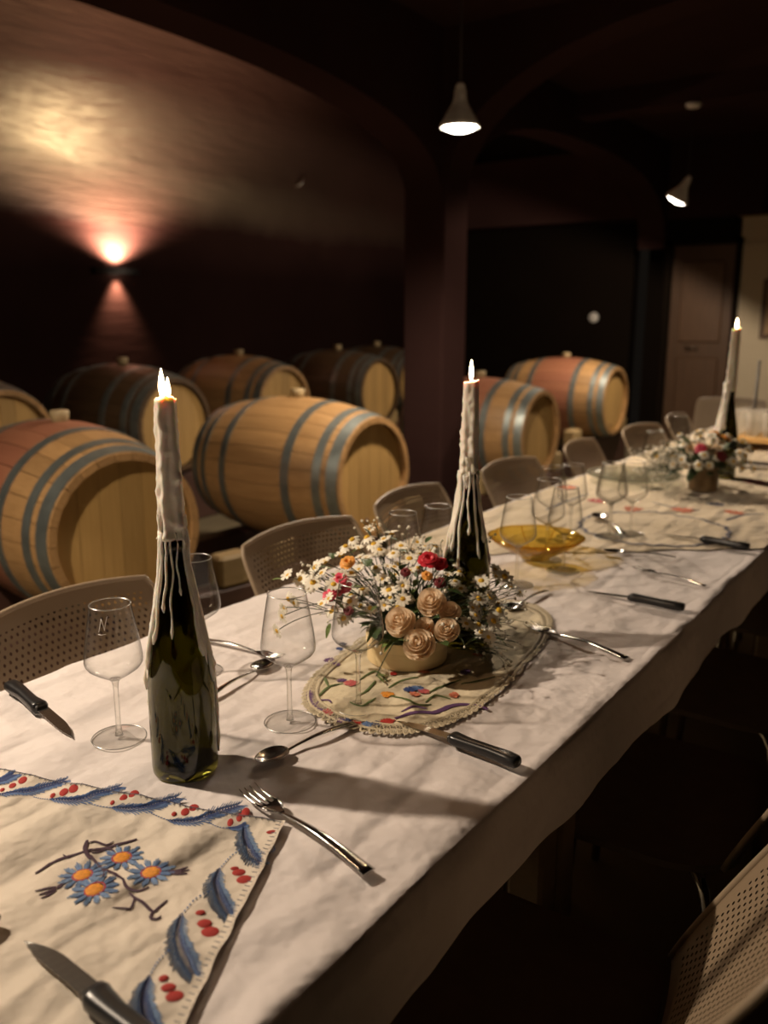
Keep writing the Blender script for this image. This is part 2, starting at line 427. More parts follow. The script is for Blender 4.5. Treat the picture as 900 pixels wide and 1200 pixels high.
# pillar with the arches springing from it
def arch(axis, fixed0, fixed1, a0, a1, zs, crown, top, n=28, expo=2.4):
    mb = MB(); pr = []
    for i in range(n + 1):
        ph = PI * i / n
        u = -math.copysign(abs(math.cos(ph)) ** (2 / expo), math.cos(ph)); q = abs(math.sin(ph)) ** (2 / expo)
        pr.append(((a0 + a1) / 2 + (a1 - a0) / 2 * u, zs + (crown - zs) * q))
    vs = []
    for fx in (fixed0, fixed1):
        for a, z in pr: vs.append((a, fx, z) if axis == 'x' else (fx, a, z))
        for a, z in pr: vs.append((a, fx, top) if axis == 'x' else (fx, a, top))
    N = n + 1; fs = []
    for i in range(n):
        fs += [(i, i+1, N+i+1, N+i), (2*N+i, 3*N+i, 3*N+i+1, 2*N+i+1), (i, 2*N+i, 2*N+i+1, i+1), (N+i, N+i+1, 3*N+i+1, 3*N+i)]
    return mb.add(vs, fs)
PXc, PYc, PH = -2.98, 4.80, .145
pil = MB().bbox(PXc - PH, PXc + PH, PYc - PH, PYc + PH, 0, 4.3, .012)
struct(obj('trim_5', pil, 'plum_arch', smooth=False))
struct(obj('trim_6', arch('x', PYc - .13, PYc + .13, PXc + PH, 1.6, 1.95, 2.86, 2.93, expo=2.5), 'plum_arch', auto=30))
struct(obj('trim_7', arch('y', PXc - .13, PXc + .13, .15, PYc - PH, 1.95, 2.50, 4.3, expo=2.6), 'plum_arch', auto=30))
struct(obj('trim_8', arch('y', PXc - .13, PXc + .13, PYc + PH, 8.8, 1.95, 2.62, 4.3, expo=2.6), 'plum_arch', auto=30))
struct(obj('trim_9', MB().bbox(PXc - PH, PXc + PH, -.15, .15, 0, 4.3, .012), 'plum_arch', smooth=False))

# ------------------------------------------------------------------ pendants
def pendant(X, Y, ztop, label, zl=2.12, tilt=0, blend=.55):
    t = thing('pendant_lamp', label, 'lamp', (X, Y, zl), 0, 'pendant lamps in a row above the aisle')
    obj('ceiling_rose', MB().lathe([(.0, 0), (.052, -.002), (.055, -.012), (.040, -.03), (.01, -.036)], 24), 'enamel_white', t, loc=(0, 0, ztop - zl))
    obj('cord', MB().tube([(0, 0, .145), (0, 0, ztop - zl - .03)], .0035), 'black_cord', t)
    out = [(.022, .15), (.026, .145), (.028, .115), (.034, .095), (.055, .06), (.078, .022), (.086, .0)]
    inn = [(r - .003, z - .001) for r, z in reversed(out)]
    # the head may hang askew: it swings about the point where the cord enters it
    piv = Vector((0, 0, .15)); rot = (0, tilt, 0)
    def at(z): return piv + Matrix.Rotation(tilt, 3, 'Y') @ Vector((0, 0, z - .15))
    def head(nm, prof, n, mt, c0=True, c1=True):
        return obj(nm, MB().lathe([(r, z - .15) for r, z in prof], n, c0, c1), mt, t, loc=piv, rot=rot)
    head('lamp_shade', out + inn, 40, 'enamel_white', False, True)
    head('lamp_holder', [(.02, .145), (.022, .16), (.014, .175), (.006, .178)], 20, 'enamel_white')
    head('bulb', [(.02, .07), (.045, .045), (.066, .018), (.07, .006), (.062, -.006), (.04, -.015), (.012, -.019)], 32, 'bulb')
    d = lamp('pendant_light', 'SPOT', at(-.027), PEND_W, parent=t, spot_size=R(158), spot_blend=blend, shadow_soft_size=.035)
    d.rotation_euler = rot
    return t
pendant(-2.0, -2.92, 2.92, 'white bell pendant lamp added unseen behind the near end of the table for front fill')  # unseen lamp, added to fill the flowers from the front
pendant(-2.0, .24, 2.92, 'white bell pendant lamp hanging level with the bottle of two flames')
pendant(-2.0, 3.40, 2.92, 'white bell pendant lamp hanging in front of the plum pillar', 2.085)
pendant(-2.0, 6.60, 2.76, 'white bell pendant lamp hanging from the shallow ceiling beam', 2.105, R(29), .15)

# ------------------------------------------------------------------ wall sconce
SP = PX(135, 318, WX)
sc = thing('wall_sconce', 'slim dark wall sconce throwing light up and down the plum wall', 'lamp', (WX, SP.y, SP.z))
mb = MB(); n = 20; vs = []; fs = []
for z in (-.022, .022):
    for rr in (.10, .094):
        for i in range(n + 1):
            a = -PI / 2 + PI * i / n; vs.append((math.cos(a) * rr * 1.0 + .001, math.sin(a) * rr * 2.2, z))
q = n + 1
for i in range(n):
    fs += [(i, i+1, 2*q+i+1, 2*q+i), (q+i, 3*q+i, 3*q+i+1, q+i+1), (i, q+i, q+i+1, i+1), (2*q+i, 2*q+i+1, 3*q+i+1, 3*q+i)]
obj('sconce_shell', mb.add(vs, fs), 'dark_metal', sc, auto=40)
obj('back_plate', MB().box(.001, .008, -.08, .08, -.02, .02), 'dark_metal', sc, False)
obj('lamp_tube', MB().tube([(.045, -.07, 0), (.045, .07, 0)], .011), 'sconce_glow', sc)
u = lamp('sconce_up', 'SPOT', (.085, 0, .03), 540, (1.0, .66, .46), sc, spot_size=R(150), spot_blend=.7, shadow_soft_size=.03); u.rotation_euler = (PI, R(8), 0)
u = lamp('sconce_down', 'SPOT', (.06, 0, -.03), 120.0, (1.0, .64, .42), sc, spot_size=R(78), spot_blend=.9, shadow_soft_size=.03); u.rotation_euler = (0, R(12), 0)

# ------------------------------------------------------------------ barrels
BL, RH, RB = .95, .288, .360
def brad(x): return RH + (RB - RH) * (1 - (2 * x / BL) ** 2)
NST = 26
def stave_mesh(mat):
    mb = MB(); seg = 8; da = PI / NST * .965; vs = []; fs = []
    for i in range(seg + 1):
        x = -BL / 2 + BL * i / seg; r = brad(x)
        for a, rr in ((-da, r), (-da * .5, r + .0008), (da * .5, r + .0008), (da, r), (da, r - .026), (-da, r - .026)):
            vs.append((x, math.sin(a) * rr, math.cos(a) * rr))
    for i in range(seg):
        for k_ in range(6):
            a, b = i*6 + k_, i*6 + (k_+1) % 6; fs.append((a, b, b + 6, a + 6))
    fs += [(5, 4, 3, 2, 1, 0), tuple(seg*6 + i for i in range(6))]
    me = mb.add(vs, fs).mesh('stave', True, mat); me.set_sharp_from_angle(angle=R(40)); return me
STAVE = {m: stave_mesh(m) for m in ('oak_stave', 'oak_stave_stained', 'oak_stave_dark')}
def hoop_mesh(x0, x1):
    mb = MB(); vs = []; fs = []; n = 48
    for x, e in ((x0, .0005), (x0, .0035), (x1, .0035), (x1, .0005)):
        for i in range(n):
            a = 2 * PI * i / n; r = brad(x) + e; vs.append((x, r * math.sin(a), r * math.cos(a)))
    for j in range(3):
        for i in range(n): fs.append((j*n+i, j*n+(i+1) % n, (j+1)*n+(i+1) % n, (j+1)*n+i))
    me = mb.add(vs, fs).mesh('hoop', True, 'hoop_steel'); me.set_sharp_from_angle(angle=R(40)); return me
HOOPS = []
for sgn in (-1, 1):
    for a, b in ((.466, .415), (.385, .345), (.225, .180)):
        HOOPS.append(hoop_mesh(min(sgn * a, sgn * b), max(sgn * a, sgn * b)))
RI = RH - .024
def plank_mesh(y0, y1, xs):
    mb = MB(); y0 += .0012; y1 -= .0012; n = 6; vs = []; fs = []
    ys = [y0 + (y1 - y0) * i / n for i in range(n + 1)]
    for x in (xs - .012, xs + .012):
        for y in ys:
            h = math.sqrt(max(0, RI * RI - y * y)); vs += [(x, y, -h), (x, y, h)]
    m = 2 * (n + 1)
    for i in range(n):
        a = 2 * i
        fs += [(a, a+1, a+3, a+2), (m+a, m+a+2, m+a+3, m+a+1), (a, a+2, m+a+2, m+a), (a+1, m+a+1, m+a+3, a+3)]
    fs += [(0, m, m+1, 1), (2*n, 2*n+1, m+2*n+1, m+2*n)]
    return mb.add(vs, fs).mesh('head_plank', False, 'oak_head')
PLANKS = []
cuts = [-RI, -.165, -.085, -.005, .08, .17, RI]
for sgn in (-1, 1):
    for a, b in zip(cuts, cuts[1:]): PLANKS.append(plank_mesh(a, b, sgn * (BL / 2 - .045)))
BUNG = MB().lathe([(.030, -.012), (.030, .004), (.034, .008), (.036, .036), (.033, .040)], 20).mesh('bung', True, 'silicone')
TAP = MB().lathe([(.012, 0), (.012, .008), (.007, .011)], 12).mesh('tasting_plug', True, 'maroon_timber')
BGRP = 'oak wine barrels lying on racks'
def barrel(head, label, mat='oak_stave', bung=True, roll=0, rz=0):
    t = thing('wine_barrel', label, 'barrel', (head.x - math.cos(rz) * BL / 2, head.y - math.sin(rz) * BL / 2, head.z - RB), rz, BGRP)
    for i in range(NST):
        link('stave', STAVE[mat], t, (0, 0, RB), (2 * PI * i / NST + roll, 0, 0))
    for h in HOOPS: link('hoop', h, t, (0, 0, RB))
    for p in PLANKS: link('head_plank', p, t, (0, 0, RB), (R(rnd.uniform(-8, 8)) if False else 0, 0, 0))
    if bung: link('bung', BUNG, t, (0, 0, 2 * RB))
    link('tasting_plug', TAP, t, (BL / 2 - .033, -.03, RB - .21), (0, PI / 2, 0))
    return t
def rack(head, label, half=.66, rz=0):
    x1 = head.x - .10; x0 = head.x - BL + .10; zc = head.z; y = head.y
    t = thing('barrel_rack', label, 'rack', (head.x - math.cos(rz) * BL / 2, y - math.sin(rz) * BL / 2, 0), rz, 'timber racks under the barrels')
    cx = head.x - BL / 2
    zb = zc - brad(BL / 2 - .16) - .004
    for xx in (x1 - .06, x0 + .06):
        obj('beam', MB().bbox(xx - .05 - cx, xx + .05 - cx, -half, half, 0, max(.06, zb), .01), 'maroon_timber', t, False)
        for s in (-1, 1):
            yb = s * (half - .09)
            obj('chock', MB().bbox(xx - .05 - cx, xx + .05 - cx, yb - .08, yb + .08, max(.06, zb) + .0005, zb + .13, .012), 'pale_timber', t, False)
    return t
B1 = [(PD(151, 626, 3.06), 'oak_stave_stained', 'big oak barrel behind the chair and the bottle with two flames', 0, R(-10)),
      (PD(440, 560, 4.15), 'oak_stave', 'golden oak barrel with steel hoops resting left of the plum pillar', .05, 0),
      (PD(635, 509, 5.8), 'oak_stave_stained', 'red stained oak barrel just past the plum pillar', .1, 0),
      (PD(722, 470, 7.5), 'oak_stave_stained', 'red banded oak barrel beside the dark doorway', .02, 0)]
for hd, mt, lb, ro, rz in B1:
    barrel(hd, lb, mt, True, ro, rz)
    rack(hd, 'timber rack cradling the ' + lb.split(' barrel')[0] + ' barrel' + lb.split('barrel')[1], .62, rz)
B2 = [(PX(8, 508, -4.15), 'oak_stave', 'oak barrel in the wall row behind the big red stained barrel'),
      (PD(207, 500, 5.35), 'oak_stave_dark', 'dark brown barrel behind the flames of the tall candle'),
      (PD(335, 470, 6.6), 'oak_stave', 'pale yellow barrel behind the golden barrel, under the sconce wall'),
      (PD(446, 462, 7.7), 'oak_stave_dark', 'dark barrel in the wall row partly hidden by the plum pillar'),
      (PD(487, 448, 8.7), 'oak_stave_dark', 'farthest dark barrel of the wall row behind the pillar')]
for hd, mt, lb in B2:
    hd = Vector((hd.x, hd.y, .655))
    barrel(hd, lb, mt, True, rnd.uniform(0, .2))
    rack(hd, 'timber rack under the ' + lb, .45)

# ------------------------------------------------------------------ table and cloths
TX0, TX1, TZ = -1.19, -.42, .75
def fbm(x, y, s, o=0):
    v = noise.noise(Vector((x * s, y * s, o))); v += .5 * noise.noise(Vector((x * s * 2.1, y * s * 2.1, o + 5))); return v
def crease(x, y, s, o): return (1 - abs(noise.noise(Vector((x * s, y * s, o))))) ** 6
def cz(x, y): return TZ + .0018 * fbm(x, y, 6) + .0030 * crease(x * 1.6, y * .8, 5, 3.3) + .0022 * crease(x, y * 1.7, 8, 8.8) + .0015
for i, (ya, yb) in enumerate(((-.6, 1.195), (1.2, 2.97), (2.975, 4.8))):
    lb = ['wooden dining table under the white cloth where the amber bottle stands', 'middle wooden dining table under the cloths with the amber bowl', 'far wooden dining table under the cream cloth with the glass tray'][i]
    t = thing('dining_table', lb, 'table', ((TX0 + TX1) / 2, (ya + yb) / 2, 0))
    hx, hy = (TX1 - TX0) / 2 - .012, (yb - ya) / 2
    obj('tabletop', MB().bbox(-hx, hx, -hy, hy, .715, .744, .004), 'table_wood', t, False)
    for sx in (-1, 1):
        obj('apron', MB().box(sx * (hx - .09) - .012, sx * (hx - .09) + .012, -hy + .1, hy - .1, .62, .714), 'table_wood', t, False)
        for sy in (-1, 1):
            obj('leg', MB().bbox(sx * (hx - .09) - .03, sx * (hx - .09) + .03, sy * (hy - .035) - .03, sy * (hy - .035) + .03, 0, .7145, .006), 'table_wood', t, False)
def cloth_sheet(ya, yb, x0, x1, zf, dropL, dropR, ny, seed, flare=.10):
    top = 56; dn = 12; mb = MB()
    def fn(u, v):
        y = ya + (yb - ya) * v
        i = round(u * (top + 2 * dn))
        wv = .5 * noise.noise(Vector((y * 3.1, seed, 0))) + .25 * noise.noise(Vector((y * 8, seed, 4)))
        if i < dn:
            s = (dn - i) / dn; L = dropL * (1 + .25 * wv)
            return (x0 - .006 * min(1, s * 5) - flare * L * s - .012 * wv * s, y, zf(x0, y) - .004 * min(1, s * 4) - L * s)
        if i > dn + top:
            s = (i - dn - top) / dn; L = dropR * (1 + .25 * wv)
            return (x1 + .006 * min(1, s * 5) + flare * L * s + .022 * wv * s, y, zf(x1, y) - .004 * min(1, s * 4) - L * s)
        x = x0 + (x1 - x0) * (i - dn) / top
        return (x, y, zf(x, y))
    return mb.grid(fn, top + 2 * dn, ny)
o = obj('tablecloth', cloth_sheet(-.66, 4.86, TX0, TX1, cz, .13, .098, 400, 2.0), 'white_cloth')
tag(o, 'long white tablecloth draped over the row of tables, softly creased', 'tablecloth')

# cream overlay on the far half: its near edge runs slantwise across the table
def z2(x, y): return cz(x, y) + .0022 + .0022 * crease(x, y * 1.2, 8, 21) + .0010 * (1 + fbm(x, y, 14, 9))
def over(u, v):
    x = TX0 + .012 + (TX1 - TX0 - .016) * u
    ya = 1.62 + (x + 1.15) * .83 + .006 * math.sin(x * 60)
    y = ya + (4.6 - ya) * v
    return (x, y, z2(x, y))
ov = obj('overlay_cloth', MB().grid(over, 60, 260), 'cream_linen')
tag(ov, 'cream embroidered overlay cloth spread on the far half of the table', 'cloth')
def motif(px, py, rx, ry, mat):
    c = Pz(px, py, TZ + .005); mb = MB()
    for k_ in range(9):
        a = 2 * PI * k_ / 9 + .2
        d = Vector((math.cos(a), math.sin(a), 0)); q = Vector((c.x, c.y, 0))
        mb.ribbon([q + d * .006, q + d * rx * .6, q + d * rx], [.004, rx * .55, .004], z2, .0012, .001)
    return obj('embroidered_flower', mb, mat, ov)
for px, py, r_, mt in ((665, 572, .035, 'coral_thread'), (698, 588, .028, 'pink_thread'), (800, 599, .034, 'coral_thread'), (860, 602, .03, 'coral_thread'),
                       (885, 566, .045, 'pink_thread'), (838, 592, .03, 'grey_thread'), (742, 598, .03, 'coral_thread'), (880, 545, .04, 'coral_thread')):
    motif(px, py, r_, r_, mt)
def scroll(pts, wd, mat, parent, zf, name='embroidered_stem', n=24):
    pw = [Pz(x, y, TZ + .004) for x, y in pts]; pw = smoothpts([(p.x, p.y, 0) for p in pw], n)
    wds = [wd * (.35 + .65 * math.sin(PI * min(1, max(0, .12 + .76 * i / (n - 1))))) for i in range(n)]
    return obj(name, MB().ribbon(pw, wds, zf), mat, parent)
for pts in ([(700, 612), (712, 620), (735, 630), (760, 633)], [(765, 590), (790, 596), (820, 600)], [(640, 600), (655, 592), (690, 580)], [(850, 612), (870, 606), (895, 603)]):
    scroll(pts, .012, 'grey_thread', ov, z2)
# round doily with a grey trim lying on the overlay
dc = Pz(765, 620, TZ + .005); DR = .19
dme = MB().lathe([(.002, .0), (.06, .0), (.12, .0), (DR, .0)], 64, True, False)
dme.v = [(x, y, z2(dc.x + x, dc.y + y) + .0018 - TZ) for x, y, z in dme.v]
dl = thing('round_doily', 'round cream doily with grey trim under two glasses past the amber bowl', 'doily', (dc.x, dc.y, TZ))
obj('linen', dme, 'cream_linen', dl)
pts = [Vector((math.cos(a) * (DR + .004 * math.sin(a * 24)), math.sin(a) * (DR + .004 * math.sin(a * 24)), 0)) for a in [2 * PI * i / 160 for i in range(161)]]
obj('trim', MB().ribbon(pts, .010, lambda x, y: z2(dc.x + x, dc.y + y) + .0016 - TZ), 'grey_thread', dl)

# near cloth: linen square with blue leaf border
C0 = Pz(335, 972, TZ); E1 = (Pz(0, 908, TZ) - C0).normalized(); E2 = (Pz(222, 1200, TZ) - C0).normalized()
def z1(x, y): return cz(x, y) + .0016 + .0018 * crease(x * 1.3, y, 8, 31) + .0012 * (1 + fbm(x, y, 16, 4)) * .6
def near_cloth(u, v):
    s, t = u * .60, v * .42
    p = C0 + E1 * s + E2 * t
    wob = .0025 * noise.noise(Vector((s * 40, t * 40, 1)))
    p = p + E1 * (wob if u < .01 else 0) + E2 * (wob if v < .01 else 0)
    lift = .0055 * math.exp(-s / .006) * (.6 + .4 * noise.noise(Vector((t * 25, 0, 3)))) + .0015 * math.exp(-t / .005)
    return (p.x, p.y, z1(p.x, p.y) + lift)
nc = obj('embroidered_cloth', MB().grid(lambda u, v: near_cloth(u ** 1.6, v ** 1.3), 110, 80), 'linen')
tag(nc, 'linen cloth embroidered with blue leaves, red berries and daisies under the fork', 'cloth')
def onz1(x, y):
    return z1(x, y) + .0002
def TP(x, y): p = Pz(x, y, TZ + .004); return Vector((p.x, p.y, 0))
def stitched_leaf(pxs, hw, dark=.5, n=24, stem=None, taper0=.2):
    sp_ = smoothpts([TP(*p) for p in pxs], n)
    mb, dk = MB(), MB()
    for i in range(n):
        t = sp_[min(i + 1, n - 1)] - sp_[max(i - 1, 0)]; t.normalize(); nr = Vector((-t.y, t.x, 0))
        f = i / (n - 1); L = hw * 1.55 * (taper0 + (1 - taper0) * math.sin(PI * min(1, f * .72 + .14)) ** .8)
        for sg in (-1, 1):
            l2 = L * rnd.uniform(.85, 1.12); dr = (nr * sg * .72 + t * .90).normalized()
            a = sp_[i] + dr * l2 * .22; b = sp_[i] + dr * l2
            mb.ribbon([a, (a + b) / 2 + t * .0008, b], [.0010, .0014, .0008], onz1, .0005, .0009)
            a2 = sp_[i] - t * .001; b2 = a2 + dr * l2 * (.30 + .35 * f)
            dk.ribbon([a2, b2], [.0013, .0009], onz1, .0010, .0010)
    o = obj('embroidered_leaf', mb, 'blue_thread' if dark < .7 else 'sky_thread', nc)
    obj('dark_stitches', dk, 'navy_thread', o)
    if stem:
        s2 = smoothpts([TP(*p) for p in stem], 18); sm = MB()
        for a, b in zip(s2[::2], s2[1::2]):
            d = (b - a); nn = Vector((-d.y, d.x, 0)) * .25
            sm.ribbon([a - nn, b + nn], .0017, onz1, .0007, .0008)
        obj('stem_stitches', sm, 'blue_thread', o)
stitched_leaf([(-14, 922), (0, 918), (14, 912)], .012)
stitched_leaf([(0, 935), (28, 931), (50, 924), (74, 917)], .012, stem=[(-16, 931), (-6, 934), (4, 935)])
stitched_leaf([(60, 940), (89, 940), (115, 933), (138, 925)], .013, stem=[(40, 937), (50, 939), (62, 940)])
stitched_leaf([(132, 951), (160, 951), (186, 944), (206, 938)], .013, stem=[(104, 944), (118, 948), (134, 951)])
stitched_leaf([(198, 964), (226, 963), (250, 955), (278, 947)], .013, stem=[(175, 955), (186, 960), (200, 964)])
stitched_leaf([(268, 973), (277, 973), (286, 970)], .006, stem=[(245, 965), (256, 971), (270, 973)])
stitched_leaf([(286, 970), (287, 986), (293, 1003), (304, 1014)], .012, .8, stem=[(306, 1003), (314, 1005), (322, 1000), (320, 995)])
stitched_leaf([(257, 1022), (253, 1038), (257, 1056), (267, 1074)], .013, .8, stem=[(281, 1000), (270, 1007), (257, 1022)])
stitched_leaf([(213, 1078), (209, 1098), (213, 1120), (226, 1146)], .013, .8, stem=[(245, 1050), (228, 1061), (213, 1078)])
stitched_leaf([(175, 1150), (169, 1170), (170, 1190), (178, 1214)], .013, .8, stem=[(199, 1120), (186, 1132), (175, 1150)])
stitched_leaf([(128, 1226), (122, 1246), (124, 1266), (132, 1288)], .013, .8)
berry = MB().lathe([(1, 0), (.93, .30), (.72, .62), (.40, .85), (.1, .95)], 14, False, True).mesh('berry', True, 'red_thread')
for x, y, rx, ry in ((27, 917, 5, 4), (15, 923, 4, 3), (3, 928, 2.6, 2.2), (87, 926, 6, 5), (75, 930, 5, 4.5), (62, 934, 3, 3), (157, 934.5, 6, 5.5), (145, 939, 4.5, 4.5),
        (132, 944, 2.6, 2.6), (227, 947, 6, 4), (217, 952, 5, 4.5), (204, 955, 3, 2.6), (288, 955, 5, 6), (281, 960, 4, 5), (270, 965, 3.6, 4.6), (320, 979.5, 8, 2.2),
        (275, 1020, 5, 2), (280, 1024.5, 8, 4), (287, 1033, 10, 5), (235, 1074, 6, 3), (239.5, 1086, 9, 5), (246, 1096, 11, 6.5), (192, 1151, 6, 4), (197.5, 1161, 9, 5), (205, 1171, 11, 6.5)):
    c = TP(x, y); a = TP(x + rx, y) - TP(x - rx, y); b = TP(x, y - ry) - TP(x, y + ry)
    if abs(y - 955) < 62 and x < 300: ang = 0
    o = link('berry', berry, nc)
    mtx = Matrix(((a.x / 2, b.x / 2, 0, c.x), (a.y / 2, b.y / 2, 0, c.y), (0, 0, .0016, z1(c.x, c.y) + .0004), (0, 0, 0, 1)))
    o.matrix_local = mtx
for fx_, fy_, rr in ((97, 1028, .0245), (143, 1008, .0235), (177, 1025, .0245), (111.5, 1046, .0245)):
    c = TP(fx_, fy_); mb, dk = MB(), MB()
    for k_ in range(12):
        for w_ in range(5):
            a = 2 * PI * (k_ + (w_ - 2) * .145) / 12 + fx_; d = Vector((math.cos(a), math.sin(a), 0))
            L = rr * (1.0, .94, .80)[abs(w_ - 2)] * rnd.uniform(.92, 1.08)
            (dk if (w_ in (0, 4) and rnd.random() < .55) or rnd.random() < .12 else mb).ribbon([c + d * .0085, c + d * L], [.0013, .0013], onz1, .0006, .0009)
    o = obj('embroidered_daisy', mb, 'sky_thread', nc)
    obj('dark_stitches', dk, 'grey_thread' if rnd.random() < .3 else 'blue_thread', o)
    eye = MB().lathe([(.0095, 0), (.0085, .001), (.005, .0018), (.001, .002)], 20, False, True, lambda r, z, a: r * (1 + .06 * math.sin(7 * a)))
    obj('flower_eye', eye, 'orange_thread', o, loc=(c.x, c.y, z1(c.x, c.y) + .0008))
    ring = [c + Vector((math.cos(a), math.sin(a), 0)) * .0098 for a in [2 * PI * i / 24 for i in range(25)]]
    obj('eye_ring', MB().ribbon(ring, .0020, onz1, .0010, .0008), 'red_thread', o)
def A_(x, y): return (x / 4.5, 880 + y / 4.5)
def branch(pts, wd): return scroll([A_(*p) for p in pts], wd, 'plum_thread', nc, onz1, 'embroidered_branch', 30)
branch([(185, 650), (260, 612), (345, 572), (435, 546), (480, 535)], .0042)
branch([(470, 532), (560, 520), (640, 500), (722, 474)], .0045)
branch([(335, 560), (360, 572), (385, 560)], .0024)
branch([(462, 490), (450, 530), (470, 570), (485, 575)], .0052)
branch([(470, 500), (505, 490), (560, 505), (600, 490)], .0030)
branch([(480, 545), (520, 540), (575, 525), (605, 545)], .0030)
branch([(480, 560), (510, 600), (545, 640), (600, 665), (652, 692)], .0040)
branch([(545, 635), (550, 665), (545, 690)], .0026)
branch([(650, 690), (672, 735), (735, 757), (785, 735)], .0038)
branch([(685, 765), (712, 800), (760, 830), (808, 868), (840, 845), (882, 812)], .0036)
branch([(808, 868), (796, 900), (830, 905), (850, 890)], .0034)
branch([(712, 800), (692, 858), (645, 862), (595, 858)], .0026)
for pts in ([(340, 706), (300, 722)], [(298, 722), (250, 728), (185, 742)], [(298, 728), (250, 748), (205, 762)], [(298, 738), (260, 762), (215, 782)], [(330, 716), (300, 732)],
            [(890, 640), (940, 640), (990, 622)], [(890, 648), (950, 650), (1000, 640)], [(890, 655), (940, 664), (990, 664)]):
    branch(pts, .0032)
# blanket stitch along both edges
bs = MB()
for i in range(64):
    p = C0 + E1 * (.006 + i * .0075); bs.ribbon([p, p + E2 * .005], .0009, onz1, .0018, .0006)
    p2 = p + E1 * .0075; bs.ribbon([p + E2 * .001, p2 + E2 * .001], .0009, onz1, .0018, .0006)
for i in range(44):
    p = C0 + E2 * (.006 + i * .0075); q = lambda x, y: onz1(x, y) + .004
    bs.ribbon([p + E1 * .002, p + E1 * .008], .0010, q, .0008, .0006)
o = obj('blanket_stitch', bs, 'grey_thread', nc); o['kind'] = 'stuff'

# ------------------------------------------------------------------ lace mat under the flowers
MC = Vector((-.722, 1.195, 0)); MA = R(8); MH = (.150, .318)
def mat_pt(a, k_=1.0, ex=2.9):
    cx, sy = math.cos(a), math.sin(a)
    x = math.copysign(abs(cx) ** (2 / ex), cx) * MH[0] * k_; y = math.copysign(abs(sy) ** (2 / ex), sy) * MH[1] * k_
    return Vector((MC.x + x * math.cos(MA) - y * math.sin(MA), MC.y + x * math.sin(MA) + y * math.cos(MA), 0))
def zm(x, y): return cz(x, y) + .0018 + .0016 * crease(x, y, 12, 51) + .0010 * (1 + fbm(x, y, 22, 14))
mb = MB(); vs = []; fs = []; na, nr_ = 96, 26
for j in range(nr_ + 1):
    for i in range(na):
        p = mat_pt(2 * PI * i / na, .9 * (.002 + .998 * j / nr_)); vs.append((p.x, p.y, zm(p.x, p.y)))
for j in range(nr_):
    for i in range(na): fs.append((j*na+i, (j+1)*na+i, (j+1)*na+(i+1) % na, j*na+(i+1) % na))
mt_ = thing('lace_mat', 'oval linen mat with crochet lace edge under the flower box', 'mat', (MC.x, MC.y, TZ))
def loc_(mb_): mb_.v = [(x - MC.x, y - MC.y, z - TZ) for x, y, z in mb_.v]; return mb_
obj('linen', loc_(mb.add(vs, fs)), 'mat_linen', mt_)
lace = MB(); NL = 110
for i in range(NL):
    a0 = 2 * PI * i / NL; a1 = 2 * PI * (i + 1) / NL
    pa, pb = mat_pt(a0, .905), mat_pt(a1, .905); qa, qb = mat_pt(a0, .96), mat_pt(a1, .96); mid = mat_pt((a0 + a1) / 2, 1.0 + .012 * noise.noise(Vector((i * .7, 0, 0))))
    lz = lambda x, y: zm(x, y) + .0004
    lace.ribbon(smoothpts([qa, (qa + mid) / 2 + (qa - pa) * .25, mid, (qb + mid) / 2 + (qb - pb) * .25, qb], 10), .0036, lz, .0008, .0014)
    lace.ribbon([qa, qb], .0050, lz, .0008, .0016); lace.ribbon([pa, pb], .0052, lz, .0010, .0018)
    lace.ribbon([pa, qb], .0018, lz, .0008, .001); lace.ribbon([pb, qa], .0018, lz, .0008, .001)
    lace.ribbon([pa, qa], .0020, lz, .0008, .001)
    qm = (qa + qb) / 2; lace.ribbon([qm, mid], .0018, lz, .0008, .001); 
o = obj('lace_trim', loc_(lace), 'lace_thread', mt_); o['kind'] = 'stuff'
def mscroll(pts, wd, mat, name='embroidered_scroll', n=22):
    pw = smoothpts([TP(*p) for p in pts], n)
    wds = [wd * (.3 + .7 * math.sin(PI * (.08 + .84 * i / (n - 1)))) for i in range(n)]
    return obj(name, loc_(MB().ribbon(pw, wds, zm, .001, .001)), mat, mt_)
def D_(x, y): return (290 + x / 5, 680 + y / 5)
mscroll([D_(375, 625), D_(362, 670), D_(385, 740), D_(440, 780), D_(480, 790)], .012, 'violet_thread')
mscroll([D_(395, 765), D_(420, 720), D_(470, 715), D_(492, 735)], .005, 'violet_thread')
mscroll([D_(420, 745), D_(455, 750), D_(480, 765)], .004, 'violet_thread')
def blob(px, py, r_, mat, name='embroidered_bud'):
    c = TP(px, py); mb = MB()
    for k_ in range(14):
        a = 2 * PI * k_ / 14; d = Vector((math.cos(a), math.sin(a), 0)); mb.ribbon([c, c + d * r_ * rnd.uniform(.8, 1.1)], [.003, .004], zm, .001 + .0003 * (k_ % 3), .001)
    return obj(name, loc_(mb), mat, mt_)
for x, y, r_, m_ in ((384, 838, .009, 'pink_thread'), (416, 849, .010, 'red_thread'), (454, 848, .010, 'red_thread'), (399, 846, .008, 'violet_thread'), (406, 846, .007, 'navy_thread'),
        (430, 851, .008, 'blue_thread'), (441, 850, .008, 'grey_thread'), (411, 804, .011, 'pink_thread'), (400, 800, .008, 'violet_thread'), (394, 779, .007, 'violet_thread'), (386, 775, .010, 'violet_thread'),
        (398, 762, .007, 'navy_thread'), (480, 812, .010, 'navy_thread'), (490, 810, .010, 'blue_thread'), (497, 813, .009, 'pink_thread'), (486, 817, .008, 'coral_thread'), (454, 817, .010, 'orange_thread'),
        (461, 792, .006, 'red_thread'), (496, 790, .009, 'coral_thread'), (532, 818, .008, 'coral_thread'), (402, 756, .007, 'grey_thread'), (545, 790, .009, 'violet_thread'), (560, 770, .009, 'coral_thread')):
    blob(x, y, r_, m_)
